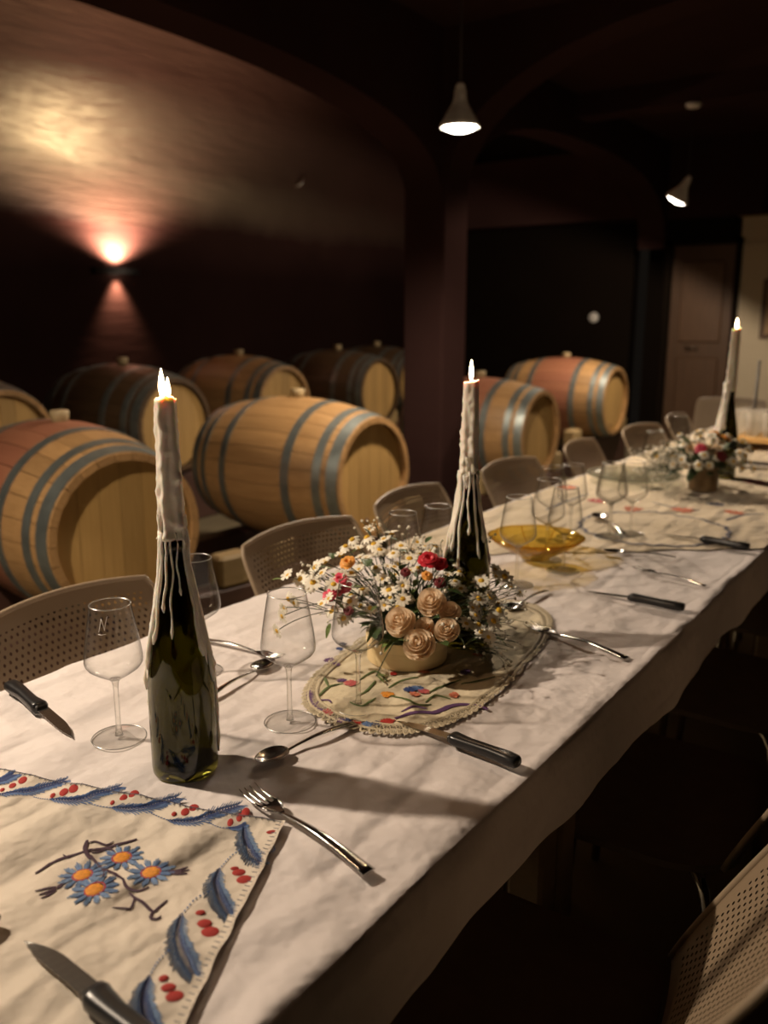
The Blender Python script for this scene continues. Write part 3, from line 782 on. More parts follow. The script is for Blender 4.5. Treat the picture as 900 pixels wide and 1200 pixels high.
mscroll([(462, 845), (485, 838), (510, 838), (535, 828), (560, 829), (572, 834)], .010, 'violet_thread')
mscroll([(470, 836), (485, 832), (500, 834)], .005, 'violet_thread')
for pts in ([(372, 820), (385, 808), (402, 804)], [(385, 808), (380, 796), (376, 792)], [(420, 800), (440, 790), (455, 800)], [(455, 818), (470, 822), (490, 830), (505, 828)], [(500, 815), (520, 806), (540, 800)],
            [(440, 820), (425, 828), (410, 826)], [(498, 826), (510, 818), (528, 822)], [(455, 808), (470, 800), (490, 798)], [(540, 806), (560, 800), (580, 795)], [(440, 800), (430, 812), (418, 818)]):
    mscroll(pts, .005, 'green_thread', 'embroidered_sprig')

# ------------------------------------------------------------------ bottles and candles
BH = .300
BPROF = [(.0, .006), (.020, .005), (.034, .001), (.0385, .0), (.0405, .004), (.0410, .012), (.0412, .06), (.0410, .105), (.0402, .125), (.0385, .143), (.0358, .162), (.0322, .182), (.0280, .204),
         (.0238, .226), (.0200, .248), (.0170, .268), (.0152, .282), (.0147, .289), (.0150, .290), (.0158, .292), (.0158, .299), (.0150, .300)]
def brp(z):
    for (r0, z0), (r1, z1_) in zip(BPROF[4:], BPROF[5:]):
        if z0 <= z <= z1_: return r0 + (r1 - r0) * (z - z0) / max(1e-6, z1_ - z0)
    return .015
def bottle_mesh():
    inn = [(max(.0005, r - (.0028 if z > .02 else .004)), z if z > .02 else z + .012) for r, z in reversed(BPROF[3:-1])]
    prof = BPROF[1:] + [(.0125, .300)] + [(r, z) for r, z in inn if z < .2995] + [(.018, .022), (.002, .028)]
    return MB().lathe(prof, 48, True, True).mesh('bottle', True, 'bottle_glass')
BM = bottle_mesh()
def bottle(loc, label, rz=0):
    o = link('wine_bottle', BM, None, loc, (0, 0, rz))
    return tag(o, label, 'bottle', 'wine bottles holding candles')
def drip(az, z_top, z_end, rad, sd, off=.0):
    n = 16; pts = []; rr = []
    for i in range(n):
        f = i / (n - 1); z = z_top + (z_end - z_top) * f
        a = az + .18 * noise.noise(Vector((f * 3, sd, 0)))
        r = (brp(z) if z < BH else .0142 + off) + rad * .15
        pts.append((r * math.cos(a), r * math.sin(a), z))
        rr.append(rad * (.75 + .45 * noise.noise(Vector((f * 9, sd, 2))) + (.5 if i == n - 2 else 0)) * (.5 if i == n - 1 else 1))
    return pts, rr
def candle(base, label, H, r0, r1, lean, drips, twin, seed, sheets=(), group='white candles burning in bottles', skirt=True):
    t = thing('candle', label, 'candle', base, 0, group)     # origin at the bottle's foot; wax starts at its mouth
    n = 44; rows = 46; mb = MB(); vs = []; fs = []
    for j in range(rows + 1):
        f = j / rows; z = BH - .022 * 0 + .0008 + H * f
        r = r0 + (r1 - r0) * f
        for i in range(n):
            a = 2 * PI * i / n
            ridge = .0020 * math.sin(a * 5 + seed + f * .8) + .0010 * noise.noise(Vector((math.cos(a) * 2.4, math.sin(a) * 2.4, f * 3 + seed))) * 1.6
            lump = .0065 * max(0, noise.noise(Vector((math.cos(a) * 1.5, math.sin(a) * 1.5, f * 14 + seed * 2)))) ** 1.0
            rr = r + ridge * (1 - .5 * f) + lump * (1 - f * .6)
            if twin: rr *= 1 - .13 * abs(math.sin(a)) * (.4 + .6 * f)
            zz = z + (.004 * noise.noise(Vector((math.cos(a) * 2, math.sin(a) * 2, seed + 7))) + (.007 * max(0, math.cos(a - 5.6)) ** 4 if twin else .003 * math.cos(a)) if j == rows else 0)
            vs.append((rr * math.cos(a) + lean[0] * f * H, rr * math.sin(a) + lean[1] * f * H, zz))
    for j in range(rows):
        for i in range(n): fs.append((j*n+i, j*n+(i+1) % n, (j+1)*n+(i+1) % n, (j+1)*n+i))
    fs.append(tuple(range(n - 1, -1, -1)))
    ct = len(vs); vs.append((lean[0] * H, lean[1] * H, BH + H - .004))
    for i in range(n): fs.append((rows*n+i, rows*n+(i+1) % n, ct))
    body = obj('wax_body', mb.add(vs, fs), 'wax', t)
    for az, zt, ze, rd in drips:
        p, rr = drip(az, zt, ze, rd, seed + az * 3)
        obj('wax_drip', MB().tube(p, rr, 8), 'wax', t)
    for az, wd_, zt, ze, th in sheets:
        nu, nv = 14, 40
        def sh(u, v):
            f = 2 * u - 1; zend = ze + (zt - ze) * .55 * abs(f) ** 1.5 + .02 * noise.noise(Vector((u * 5, az, seed)))
            z = zt + (zend - zt) * v; a = az + wd_ * f * (1 - .25 * v)
            base_ = brp(z) if z < BH else r0 - .0006
            lump = .6 + .9 * abs(noise.noise(Vector((a * 5, z * 60, seed)))) + .8 * max(0, noise.noise(Vector((a * 9, z * 130, seed + 3))))
            edge = (1 - abs(f) ** 4) * (1 - max(0, v - .9) * 10 * .9)
            rr = base_ - .0006 + th * lump * edge
            return (rr * math.cos(a), rr * math.sin(a), z)
        obj('wax_sheet', MB().grid(sh, nu, nv), 'wax', t)
    tips = [(0, 0)] if not twin else [(-.0045, .0), (.0035, .002)]
    for q, (dx, dy) in enumerate(tips):
        s = 1.0 if q == 0 else .72
        # offset across the line of sight of nothing in particular: the two wicks stand side by side
        bx, by, bz = lean[0] * H + dx, lean[1] * H + dy, BH + H - .002
        obj('wick', MB().tube([(bx, by, bz - .004), (bx, by, bz + .008)], .0009, 6), 'wick', t)
        fl = obj('flame', MB().lathe([(.0006, 0), (.0026 * s, .005 * s), (.0040 * s, .012 * s), (.0036 * s, .019 * s), (.0022 * s, .027 * s), (.0004, .035 * s)], 14), 'flame', t, loc=(bx, by, bz + .003))
        obj('flame_core', MB().lathe([(.0004, 0), (.0016 * s, .005 * s), (.0022 * s, .011 * s), (.0004, .022 * s)], 10), 'flame_core', fl, loc=(0, 0, .0015))
    lamp('candle_light', 'POINT', (lean[0] * H, lean[1] * H, BH + H + .028), 1.3, (1.0, .60, .32), t, shadow_soft_size=.008)
    return t
VX = math.atan2(_ry, _rx)      # azimuth of "image right" on the ground, used only to say on which side a drip ran
def on(px, py, dz=.0): p = Pz(px, py, TZ + .002); return Vector((p.x, p.y, cz(p.x, p.y) + .0008 + dz))
p1 = on(218, 902)
bottle(p1, 'dark olive wine bottle, wax streaked, beside the embroidered cloth')
dr1 = [(VX + PI - .25, .305, .060, .0036), (VX + PI + .15, .31, .11, .0040), (VX - 2.4, .31, .175, .0030), (VX - 1.95, .305, .215, .0020), (VX - 1.55, .305, .185, .0017), (VX - 1.1, .31, .235, .0015), (VX - 2.75, .305, .14, .0032),
       (VX + PI + .5, .305, .15, .0040), (VX - .15, .31, .120, .0046), (VX - .45, .31, .158, .0034), (VX + .15, .31, .02, .0030), (VX + .6, .31, .12, .004), (VX + 1.3, .3, .16, .004), (VX + 2.0, .3, .13, .004), (VX + PI - .05, .10, .035, .0026)]
candle(p1, 'tall white twin candle with two flames, dripping down the olive bottle', .164, .0152, .0132, (-.018, .01), dr1, True, 1.3, [(VX - 2.85, .50, .330, .120, .0034), (VX - .32, .36, .330, .150, .0036), (VX + 1.6, .7, .330, .17, .003)])
# loose wax beads frozen on the olive bottle belong to its candle
p2 = on(556, 686)
q2 = Pz(549, 557, TZ + .302)
p2 = Vector((q2.x, q2.y, cz(q2.x, q2.y) + .0008))
bottle(p2, 'dark wine bottle standing behind the daisies beside the amber bowl')
dr2 = [(VX + PI, .305, .15, .004), (VX - 2.5, .305, .17, .0034), (VX - 2.1, .30, .14, .003), (VX - 1.6, .305, .20, .0026), (VX - 1.1, .30, .16, .003), (VX - .5, .305, .185, .003), (VX, .305, .14, .0036), (VX + 1.2, .3, .2, .004), (VX + 2.2, .3, .2, .004)]
candle(p2, 'single white candle burning above the daisies in a dark bottle', .152, .0140, .0125, (.005, .006), dr2, False, 4.1, [(VX - 2.85, .45, .330, .17, .0030), (VX - .3, .3, .330, .22, .0026), (VX - 1.7, .9, .330, .272, .0022)])
q3 = Pz(855, 465, TZ + .29)
p3 = Vector((q3.x, q3.y, cz(q3.x, q3.y) + .004))
bottle(p3, 'dark wine bottle with a long candle beside the tray of glasses')
dr3 = [(VX + PI, .305, .10, .008), (VX - 2.2, .305, .17, .006), (VX + 2.6, .3, .15, .007), (VX, .305, .24, .004)]
candle(p3, 'long white candle burning in the bottle next to the glass tray', .21, .0165, .0125, (.012, .02), dr3, False, 6.4, [(VX - 2.8, .9, .330, .10, .0065)])

# ------------------------------------------------------------------ wine glasses
GH = .19
def glass_parts():
    bo = [(.004, .0835), (.012, .088), (.024, .0955), (.034, .103), (.0375, .1085), (.0382, .113), (.0376, .122), (.0352, .140), (.0318, .160), (.0286, .178), (.0266, .190)]
    bi = [(r - .0011, z + (.0012 if z < .11 else 0)) for r, z in reversed(bo)]
    bowl = MB().lathe([(.0008, .0825)] + bo, 44, True, False).mesh('bowl', True, 'clear_glass')
    rim = MB().tube([(math.cos(a) * .0262, math.sin(a) * .0262, .1904) for a in [2 * PI * i / 40 for i in range(41)]], .0010, 6, False).mesh('rim', True, 'rim_glass')
    st = [(.0058, .0042), (.0042, .010), (.0036, .022), (.0034, .05), (.0036, .072), (.0046, .081), (.0075, .0858)]
    stem = MB().lathe(st, 20).mesh('stem', True, 'stem_glass')
    ft = [(.034, .0), (.0362, .0006), (.0365, .0014), (.034, .0022), (.02, .0030), (.010, .0042), (.006, .006)]
    foot = MB().lathe(ft, 44).mesh('foot', True, 'foot_glass')
    edge = MB().tube([(math.cos(a) * .0360, math.sin(a) * .0360, .0012) for a in [2 * PI * i / 44 for i in range(45)]], .0009, 6, False).mesh('foot_edge', True, 'rim_glass')
    return [('bowl', bowl), ('stem', stem), ('foot', foot)], rim, edge
GP, RIM, FEDGE = glass_parts()
def wine_glass(loc, label, s=1.0, rz=0, flip=False, group='stemmed wine glasses on the table'):
    t = thing('wine_glass', label, 'glass', loc, rz, group); t.scale = (s, s, s)
    for nm, me in GP:
        o = link(nm, me, t)
        if nm == 'bowl': link('rim', RIM, o)
        if nm == 'foot': link('foot_edge', FEDGE, o)
    if flip: t.rotation_euler = (PI, 0, rz); t.location.z += .191 * s
    return t
g1 = wine_glass(on(140, 866), 'wine glass with engraved letter standing between the olive bottle and a black knife')
# engraved monogram N on the bowl facing the camera
mono = MB()
toc = math.atan2(-g1.location.y, -g1.location.x) - .35
def onbowl(u, z):      # u across in metres, on the outside of the bowl
    r = .0286 + (.178 - z) * .17 + .0004; a = toc + u / r
    return (r * math.cos(a), r * math.sin(a), z)
for st in ([(-.0055, .163), (-.0040, .170), (-.0022, .180)], [(-.0022, .180), (.0004, .172), (.0022, .165)], [(.0022, .165), (.0030, .172), (.0052, .182), (.0062, .183)], [(-.0062, .160), (-.002, .1595), (.004, .1605)]):
    mono.tube([onbowl(u, z) for u, z in st], .00042, 6)
obj('engraved_monogram', mono, 'frost', [c for c in g1.children if c.name.startswith('bowl')][0])
wine_glass(on(340, 848), 'wine glass in front of the drooping daisies beside a spoon')
wine_glass(on(420, 828), 'wine glass standing on the near end of the lace mat')
wine_glass(PDs := Vector((-1.00, .905, cz(-1.0, .905) + .001)), 'wine glass half hidden behind the olive bottle')
def by_rim(px, py, s=1.0):
    return (lambda p: Vector((p.x, p.y, cz(p.x, p.y) + .001)))(Pz(px, py, TZ + GH * s))
for (px, py), lb in (((472, 603), 'wine glass behind the red flower, in front of a chair'), ((513, 596), 'wine glass touching the dark bottle behind the daisies')):
    wine_glass(by_rim(px, py), lb)
for p, lb in ((on(605, 690, .003), 'wine glass in front of the amber bowl'), (on(640, 660, .004), 'wine glass at the right rim of the amber bowl'), (by_rim(664, 575), 'wine glass behind the amber bowl'),
              (on(713, 634, .006), 'wine glass on the grey trimmed doily, beside its twin'), (on(738, 631, .006), 'wine glass on the doily nearer the table edge'),
              (by_rim(648, 551), 'wine glass before the chair opposite the amber bowl'), (by_rim(672, 547), 'wine glass between the doily and the chairs'),
              (by_rim(720, 545), 'wine glass standing before the clear platter'), (by_rim(797, 490), 'wine glass behind the pot of wildflowers'), (by_rim(768, 508), 'wine glass among the wildflowers near the chairs')):
    wine_glass(p + Vector((0, 0, .003)), lb)

# ------------------------------------------------------------------ amber bowl, clear platter
bp_ = on(627, 659); bp_.z = z2(bp_.x, bp_.y) + .003
def oct_(r, z, a): 
    k_ = 1 + (.045 * abs(math.sin(4 * a)) + .0) * min(1, max(0, (z - .012) / .03)); return r * k_
bo = [(.030, 0), (.034, .002), (.036, .008), (.055, .018), (.078, .030), (.098, .044), (.106, .052)]
bi = [(.103, .0535), (.095, .0475), (.075, .034), (.052, .0225), (.030, .013), (.004, .012)]
bw = thing('glass_bowl', 'shallow scalloped amber glass bowl beside the dark bottle', 'bowl', bp_)
obj('bowl', MB().lathe(bo + bi, 64, True, True, oct_), 'amber_glass', bw)
rimp = [(oct_(.1055, .052, a) * math.cos(a), oct_(.1055, .052, a) * math.sin(a), .0530) for a in [2 * PI * i / 96 for i in range(97)]]
obj('rim', MB().tube(rimp, .0022, 8, False), 'amber_glass', bw)
for k_ in range(8):
    a = PI * (k_ + .0) / 4
    obj('rib', MB().tube([(oct_(r, z, a) * math.cos(a), oct_(r, z, a) * math.sin(a), z) for r, z in bo[2:]], .0016, 6), 'amber_glass', bw)
pp = Pz(741, 566, TZ); pp.z = z2(pp.x, pp.y) + .004
pl = thing('glass_platter', 'round clear glass platter with beaded rim before the wildflowers', 'platter', pp)
obj('dish', MB().lathe([(.09, 0), (.10, .001), (.138, .012), (.152, .016), (.152, .019), (.136, .0155), (.098, .005), (.002, .005)], 64), 'platter_glass', pl)
bead = MB().lathe([(.0005, -.0045), (.0035, -.0030), (.0047, 0), (.0035, .0030), (.0005, .0045)], 8).mesh('rim_bead', True, 'platter_glass')
for i in range(60):
    a = 2 * PI * i / 60; link('rim_bead', bead, pl, (.152 * math.cos(a), .152 * math.sin(a), .0205))

# ------------------------------------------------------------------ cutlery (local +x from handle end to tip)
def fork_parts():
    L = .20; h = MB(); n = 16; vs = []; fs = []
    for i in range(n + 1):
        f = i / n; x = f * .142; wd = .0090 - .0052 * min(1, f * 1.15) ** .8 if f < .9 else .0035
        z = .0030 + .0075 * math.sin(f * PI * .95) ** 1.2 * .8
        th = .0016
        for y, dz in ((-wd, 0), (-wd * .5, th), (wd * .5, th), (wd, 0), (wd * .5, -th * .6), (-wd * .5, -th * .6)): vs.append((x, y, z + dz))
    for i in range(n):
        for k_ in range(6): fs.append((i*6+k_, i*6+(k_+1) % 6, i*6+6+(k_+1) % 6, i*6+6+k_))
    fs += [(5, 4, 3, 2, 1, 0), tuple(n*6+i for i in range(6))]
    h.add(vs, fs)
    hd = MB(); rows = [(.138, .0035, .0052), (.144, .006, .0046), (.150, .0105, .0040), (.157, .0122, .0036), (.163, .0124, .0036)]; vs = []; fs = []
    for x, wd, z in rows:
        for q in range(7):
            y = -wd + 2 * wd * q / 6; vs.append((x, y, z + .0022 * (y / .0124) ** 2 + .0008))
        for q in range(7):
            y = -wd + 2 * wd * q / 6; vs.append((x, y, z + .0022 * (y / .0124) ** 2 - .0008))
    for j in range(len(rows) - 1):
        b = j * 14
        for q in range(6):
            fs.append((b+q, b+14+q, b+15+q, b+1+q)); fs.append((b+7+q, b+8+q, b+22+q, b+21+q))
        fs += [(b, b+7, b+21, b+14), (b+6, b+20, b+27, b+13)]
    fs.append(tuple([(len(rows)-1)*14 + i for i in range(7)] + [(len(rows)-1)*14 + 13 - i for i in range(7)]))
    hd.add(vs, fs)
    tn = MB(); pts = [(.161, 0, .0036), (.175, 0, .0030), (.190, 0, .0042), (.203, 0, .0078)]
    tn.tube(pts, [.0017, .0015, .0013, .0006], 6)
    return h.mesh('handle', True, 'steel'), hd.mesh('head', True, 'steel'), tn.mesh('tine', True, 'steel')
FK = fork_parts()
def spoon_parts():
    h = MB(); n = 16; vs = []; fs = []
    for i in range(n + 1):
        f = i / n; x = f * .140; wd = .0085 - .0052 * min(1, f * 1.15) ** .8; z = .0030 + .006 * math.sin(f * PI * .95) ** 1.2; th = .0016
        for y, dz in ((-wd, 0), (-wd * .5, th), (wd * .5, th), (wd, 0), (wd * .5, -th * .6), (-wd * .5, -th * .6)): vs.append((x, y, z + dz))
    for i in range(n):
        for k_ in range(6): fs.append((i*6+k_, i*6+(k_+1) % 6, i*6+6+(k_+1) % 6, i*6+6+k_))
    fs += [(5, 4, 3, 2, 1, 0), tuple(n*6+i for i in range(6))]
    h.add(vs, fs)
    b = MB(); nu, nv = 28, 8; vs = []; fs = []
    for layer, dz in ((0, 0), (1, -.0013)):
        for j in range(nv + 1):
            r = j / nv
            for i in range(nu):
                a = 2 * PI * i / nu; x = math.cos(a) * r; y = math.sin(a) * r
                wx = .0290; wy = .0195 * (1 + .16 * -x)
                vs.append((.165 + x * wx, y * wy, .0022 + .0075 * (r ** 2) + dz))
    m = (nv + 1) * nu
    for j in range(nv):
        for i in range(nu):
            q = (j*nu+i, (j+1)*nu+i, (j+1)*nu+(i+1) % nu, j*nu+(i+1) % nu); fs.append(q); fs.append(tuple(m + k_ for k_ in reversed(q)))
    for i in range(nu): fs.append((nv*nu+i, m+nv*nu+i, m+nv*nu+(i+1) % nu, nv*nu+(i+1) % nu))
    b.add(vs, fs)
    return h.mesh('handle', True, 'steel'), b.mesh('bowl', True, 'steel')
SPN = spoon_parts()
def knife_parts():
    # handle 0..0.115, blade 0.115..0.225, lying flat
    sec = [(0, .0085, .0065), (.004, .0112, .0085), (.020, .0118, .0092), (.050, .0098, .0085), (.085, .0100, .0082), (.105, .0118, .0085), (.112, .0125, .0088), (.117, .0110, .0080)]
    n = 14; vs = []; fs = []
    for x, wy, wz in sec:
        for i in range(n):
            a = 2 * PI * i / n; c, s = math.cos(a), math.sin(a)
            vs.append((x, math.copysign(abs(c) ** .7, c) * wy + .0015 * math.sin(x * 50), .0092 + math.copysign(abs(s) ** .7, s) * wz))
    for j in range(len(sec) - 1):
        for i in range(n): fs.append((j*n+i, j*n+(i+1) % n, (j+1)*n+(i+1) % n, (j+1)*n+i))
    fs += [tuple(range(n - 1, -1, -1)), tuple((len(sec)-1)*n+i for i in range(n))]
    h = MB().add(vs, fs)
    b = MB(); m = 22; vs = []; fs = []
    for i in range(m + 1):
        f = i / m; x = .114 + f * .112
        top = .0085 if f < .55 else .0085 - .0125 * ((f - .55) / .45) ** 1.8
        bot = -.0085 + (.0045 * ((f - .7) / .3) ** 1.5 if f > .7 else 0) + (.0007 if (i % 2) else 0)
        if i == m: top = bot + .0006
        z = .0092 - .0075 * f
        for y, dz in ((top, .0007), (bot, .0002), (bot, -.0002), (top, -.0007)): vs.append((x, y, z + dz))
    for i in range(m):
        for k_ in range(4): fs.append((i*4+k_, i*4+4+k_, i*4+4+(k_+1) % 4, i*4+(k_+1) % 4))
    fs += [(0, 1, 2, 3), (m*4+3, m*4+2, m*4+1, m*4)]
    b.add(vs, fs)
    bo_ = MB().bbox(.1135, .1215, -.0100, .0098, .0035, .0150, .002)
    return h.mesh('handle', True, 'black_handle'), b.mesh('blade', False, 'blade_steel'), bo_.mesh('bolster', False, 'black_handle')
KN = knife_parts()
def lay(kind, a, b, label, dz=.0015, flip=1, tip=False):
    """a: pixel of the handle's end, b: pixel of the tip; the piece lies on the cloth there"""
    pa, pb = Pz(*a, TZ + .004), Pz(*b, TZ + .004); d = pb - pa; L = math.hypot(d.x, d.y)
    base = {'fork': .203, 'spoon': .194, 'knife': .226}[kind]
    s = min(1.12, max(.86, L / base))
    mid = (pa + pb) / 2; off = Vector((d.x, d.y, 0)).normalized() * base * s / 2
    o0 = mid - off if not tip else pb - off * 2
    zz = max(cz(o0.x + d.x * f, o0.y + d.y * f) for f in (0, .25, .5, .75, 1)) + dz
    t = thing('table_' + kind if kind != 'knife' else 'steak_knife', label, kind, (o0.x, o0.y, zz), math.atan2(d.y, d.x), {'fork': 'steel forks', 'spoon': 'steel spoons', 'knife': 'black handled knives'}[kind])
    t.scale = (s, s * flip, s)
    if kind == 'fork':
        link('handle', FK[0], t); h = link('head', FK[1], t)
        for y in (-.0105, -.0035, .0035, .0105): link('tine', FK[2], h, (0, y, .0010 if abs(y) > .005 else 0))
    elif kind == 'spoon':
        link('handle', SPN[0], t); link('bowl', SPN[1], t)
    else:
        link('handle', KN[0], t); link('blade', KN[1], t); link('bolster', KN[2], t)
    return t
lay('fork', (432, 1031), (290, 934), 'steel fork resting its tines on the corner of the blue leaf cloth', .0050)
lay('fork', (735, 774), (617, 735), 'steel fork on the white cloth right of the flowers')
lay('fork', (250, 755), (318, 772), 'steel fork behind the olive bottle with tines beside the spoon')
lay('fork', (815, 687), (753, 671), 'steel fork near the table edge between two black knives', .003)
lay('spoon', (408, 853), (308, 896), 'steel spoon lying between the lace mat and the olive bottle')
lay('spoon', (250, 818), (312, 783), 'steel spoon behind the olive bottle beside the wine glass')
lay('spoon', (634, 698), (600, 716), 'steel spoon lying past the flowers by the far end of the lace mat', .003)
lay('spoon', (776, 655), (722, 651), 'steel spoon lying at the near edge of the cream overlay', .005)
lay('spoon', (735, 634), (694, 606), 'steel spoon on the doily under the two glasses', .008)
lay('spoon', (-150, 1120), (3, 1091), 'steel spoon at the rim of the embroidered cloth', .005, 1, True)
lay('knife', (12, 810), (88, 866), 'black handled knife near the engraved glass and the chair', .002)
lay('knife', (607, 904), (466, 848), 'black handled steak knife with its tip on the lace mat', .003, -1)
lay('knife', (801, 719), (684, 696), 'black handled knife on the white cloth below the cream overlay', .002)
lay('knife', (877, 648), (775, 630), 'black handled knife pointing at the grey trimmed doily', .006)
lay('knife', (215, 1278), (34, 1109), 'serrated steak knife lying on the embroidered cloth', .005, -1, True)

# ------------------------------------------------------------------ flowers
def petal_ring(n, L, wd, cup, sd, drop=0):
    mb = MB(); rr = random.Random(sd)
    for k_ in range(n):
        a = 2 * PI * k_ / n + rr.uniform(-.12, .12); l = L * rr.uniform(.85, 1.08); c, s = math.cos(a), math.sin(a)
        ti = rr.uniform(-.15, .15); vs = []
        for f, ww in ((.12, .35), (.4, .85), (.75, 1.0), (1.0, .5)):
            r = l * f; z = cup * math.sin(f * 2.2) - drop * f * f + ti * .1 * L * f
            h = wd * ww / 2
            vs += [(r * c - h * s, r * s + h * c, z), (r * c, r * s, z + h * .25), (r * c + h * s, r * s - h * c, z)]
        fs = []
        for j in range(3):
            for i in range(2): fs.append((j*3+i, j*3+3+i, j*3+4+i, j*3+1+i))
        mb.add(vs, fs)
    return mb
DAISY = [petal_ring(11, .0125, .0048, .0012, 1).mesh('daisy', True, 'daisy_petal'), petal_ring(12, .0115, .0045, .0025, 2, .004).mesh('daisy', True, 'daisy_petal'),
         petal_ring(9, .0110, .0046, .004, 3).mesh('daisy', True, 'daisy_petal'), petal_ring(10, .0120, .0045, .0005, 4, .006).mesh('daisy', True, 'daisy_petal')]
EYE = MB().lathe([(.0040, -.0004), (.0042, .0006), (.0034, .0020), (.0018, .0029), (.0003, .0031)], 12).mesh('daisy_eye', True, 'daisy_eye')
def leaf_mesh(L, wd, mat, fold=.25, curve=.25):
    n = 6; vs = []; fs = []
    for i in range(n + 1):
        f = i / n; w_ = wd * math.sin(PI * min(1, f * .92 + .04)) ** .8; z = -curve * L * f * f
        vs += [(L * f, -w_, z + w_ * fold), (L * f, 0, z), (L * f, w_, z + w_ * fold)]
    for i in range(n):
        for q in range(2): fs.append((i*3+q, i*3+3+q, i*3+4+q, i*3+1+q))
    return MB().add(vs, fs).mesh('leaf', True, mat)
LEAF = [leaf_mesh(.045, .013, 'leaf_green'), leaf_mesh(.036, .008, 'leaf_light', .2, .4), leaf_mesh(.030, .012, 'leaf_green', .3, .1), leaf_mesh(.05, .005, 'leaf_light', .2, .3)]
def rose_petal_mesh():
    def fn(u, v):
        a = (u - .5) * 2.5; e = abs(u - .5) * 2
        r = .004 + .0135 * math.sin(min(1, v * 1.25) * PI / 2) ** .8 - .0035 * max(0, v - .55) * 2 + .006 * max(0, v - .82) * 3
        z = -.014 + .027 * v - .005 * e ** 3 * v
        return (r * math.cos(a), r * math.sin(a), z)
    return MB().grid(fn, 8, 7).mesh('petal', True, 'rose_petal')
RPET = rose_petal_mesh()
RCORE = MB().lathe([(.001, -.012), (.004, -.006), (.0040, .002), (.0034, .007), (.0018, .0105), (.0005, .011)], 14, True, True, lambda r, z, a: r * (1 + .15 * math.sin(2 * a + z * 400))).mesh('rose', True, 'rose_petal')
def ruffle(n, L, sd, mat):
    mb = petal_ring(n, L, L * .75, .005, sd)
    m2 = petal_ring(n, L * .75, L * .65, .009, sd + 9); mb.add(m2.v, m2.f)
    m3 = petal_ring(n - 2, L * .5, L * .5, .011, sd + 5); mb.add(m3.v, m3.f)
    mb.v = [(x, y, z + .002 * noise.noise(Vector((x * 300, y * 300, sd)))) for x, y, z in mb.v]
    return mb.mesh('blossom', True, mat)
RUF = {m: ruffle(9, .016, i + 20, m) for i, m in enumerate(('red_petal', 'pink_petal', 'orange_petal', 'maroon_petal'))}
def aim(d, spin=0): 
    q = Vector(d).normalized().to_track_quat('Z', 'Y'); return (q.to_matrix() @ Matrix.Rotation(spin, 3, 'Z')).to_euler()
def stem_mesh(a, b, r_=.0008, bow=.02):
    a, b = Vector(a), Vector(b); m = (a + b) / 2 + Vector((rnd.uniform(-bow, bow), rnd.uniform(-bow, bow), bow * .6))
    return MB().tube(bez(a, m, b, 6), r_, 5).mesh('stem', True, 'stem_green')
def add_daisy(t, p, root, s=1.0, k_=None, facing=None):
    d = facing if facing is not None else (p - root) + Vector((rnd.uniform(-.06, .06), rnd.uniform(-.06, .06), .06))
    e = link('daisy', DAISY[rnd.randrange(4) if k_ is None else k_], t, p, aim(d, rnd.uniform(0, 6)), (s, s, s))
    link('daisy_eye', EYE, e)
    rt = root + Vector((rnd.uniform(-.03, .03), rnd.uniform(-.03, .03), 0))
    st = link('stem', stem_mesh(rt, p - Vector(d).normalized() * .001), t)
    return e
def add_rose(t, p, d, s=1.0):
    e = link('rose', RCORE, t, p, aim(d, rnd.uniform(0, 6)), (s, s, s))
    for ring, (n, sc_, tilt, dz) in enumerate(((2, .36, .0, .0075), (3, .54, .10, .0060), (3, .74, .18, .0035), (4, .96, .32, -.0005), (5, 1.10, .62, -.0060))):
        for k_ in range(n):
            a = 2 * PI * k_ / n + ring * .75 + rnd.uniform(-.15, .15); tl = tilt + rnd.uniform(-.07, .10)
            m = Matrix.Translation((0, 0, dz + rnd.uniform(-.0008, .0008))) @ Matrix.Rotation(a, 4, 'Z') @ Matrix.Rotation(tl, 4, 'Y') @ Matrix.Diagonal((sc_, sc_, .55 + .35 * sc_, 1))
            o = link('petal', RPET, e); o.matrix_local = m
    return e
def add_leaf(t, p, d, k_=0, s=1.0):
    d = Vector(d).normalized(); q = d.to_track_quat('X', 'Z')
    return link('leaf', LEAF[k_], t, p, q.to_euler(), (s, s, s))

# main arrangement in a round veneer box
bx = Pz(477, 772, TZ + .004); FB = Vector((bx.x, bx.y, max(zm(bx.x, bx.y), zm(bx.x + .04, bx.y), zm(bx.x - .04, bx.y)) + .0015))
fa = thing('flower_arrangement', 'round pale wooden box filled with daisies, cream roses and red flowers', 'flowers', FB)
RBX, HBX = .066, .043
obj('veneer_box', MB().lathe([(RBX, 0), (RBX + .0006, .001), (RBX + .0006, HBX), (RBX - .002, HBX + .0005), (RBX - .0022, .004), (.001, .004)], 56), 'veneer', fa, auto=50)
obj('box_band', MB().lathe([(RBX + .0008, .028), (RBX + .0026, .0282), (RBX + .0026, HBX + .001), (RBX + .0008, HBX + .0012)], 56, False, False), 'veneer', fa, auto=40)
obj('foam', MB().lathe([(RBX - .004, .01), (RBX - .004, .040), (.04, .052), (.001, .056)], 30), 'leaf_green', fa)
root = Vector((0, 0, .045))
FT = ((FB - Vector((0, 0, CZ)))).length
def fl(px, py, dt=0.0):      # a bloom seen at this pixel, dt metres behind (+) or before (-) the box's middle
    d = ray(px, py).normalized(); return Vector((0, 0, CZ)) + d * (FT - .03 + dt) - FB
tocam = (Vector((0, 0, CZ)) - FB).normalized()
ROSES = [(468, 727, -.085, 1.10), (505, 704, -.075, 1.05), (527, 716, -.072, .80), (523, 737, -.085, .92), (490, 754, -.095, 1.15), (497, 733, -.070, .7)]
for px, py, dt, s in ROSES:
    p = fl(px, py, dt); add_rose(fa, p, tocam * .75 + Vector((-.35, -.15, .45)) + (p - root) * 2.5, s)
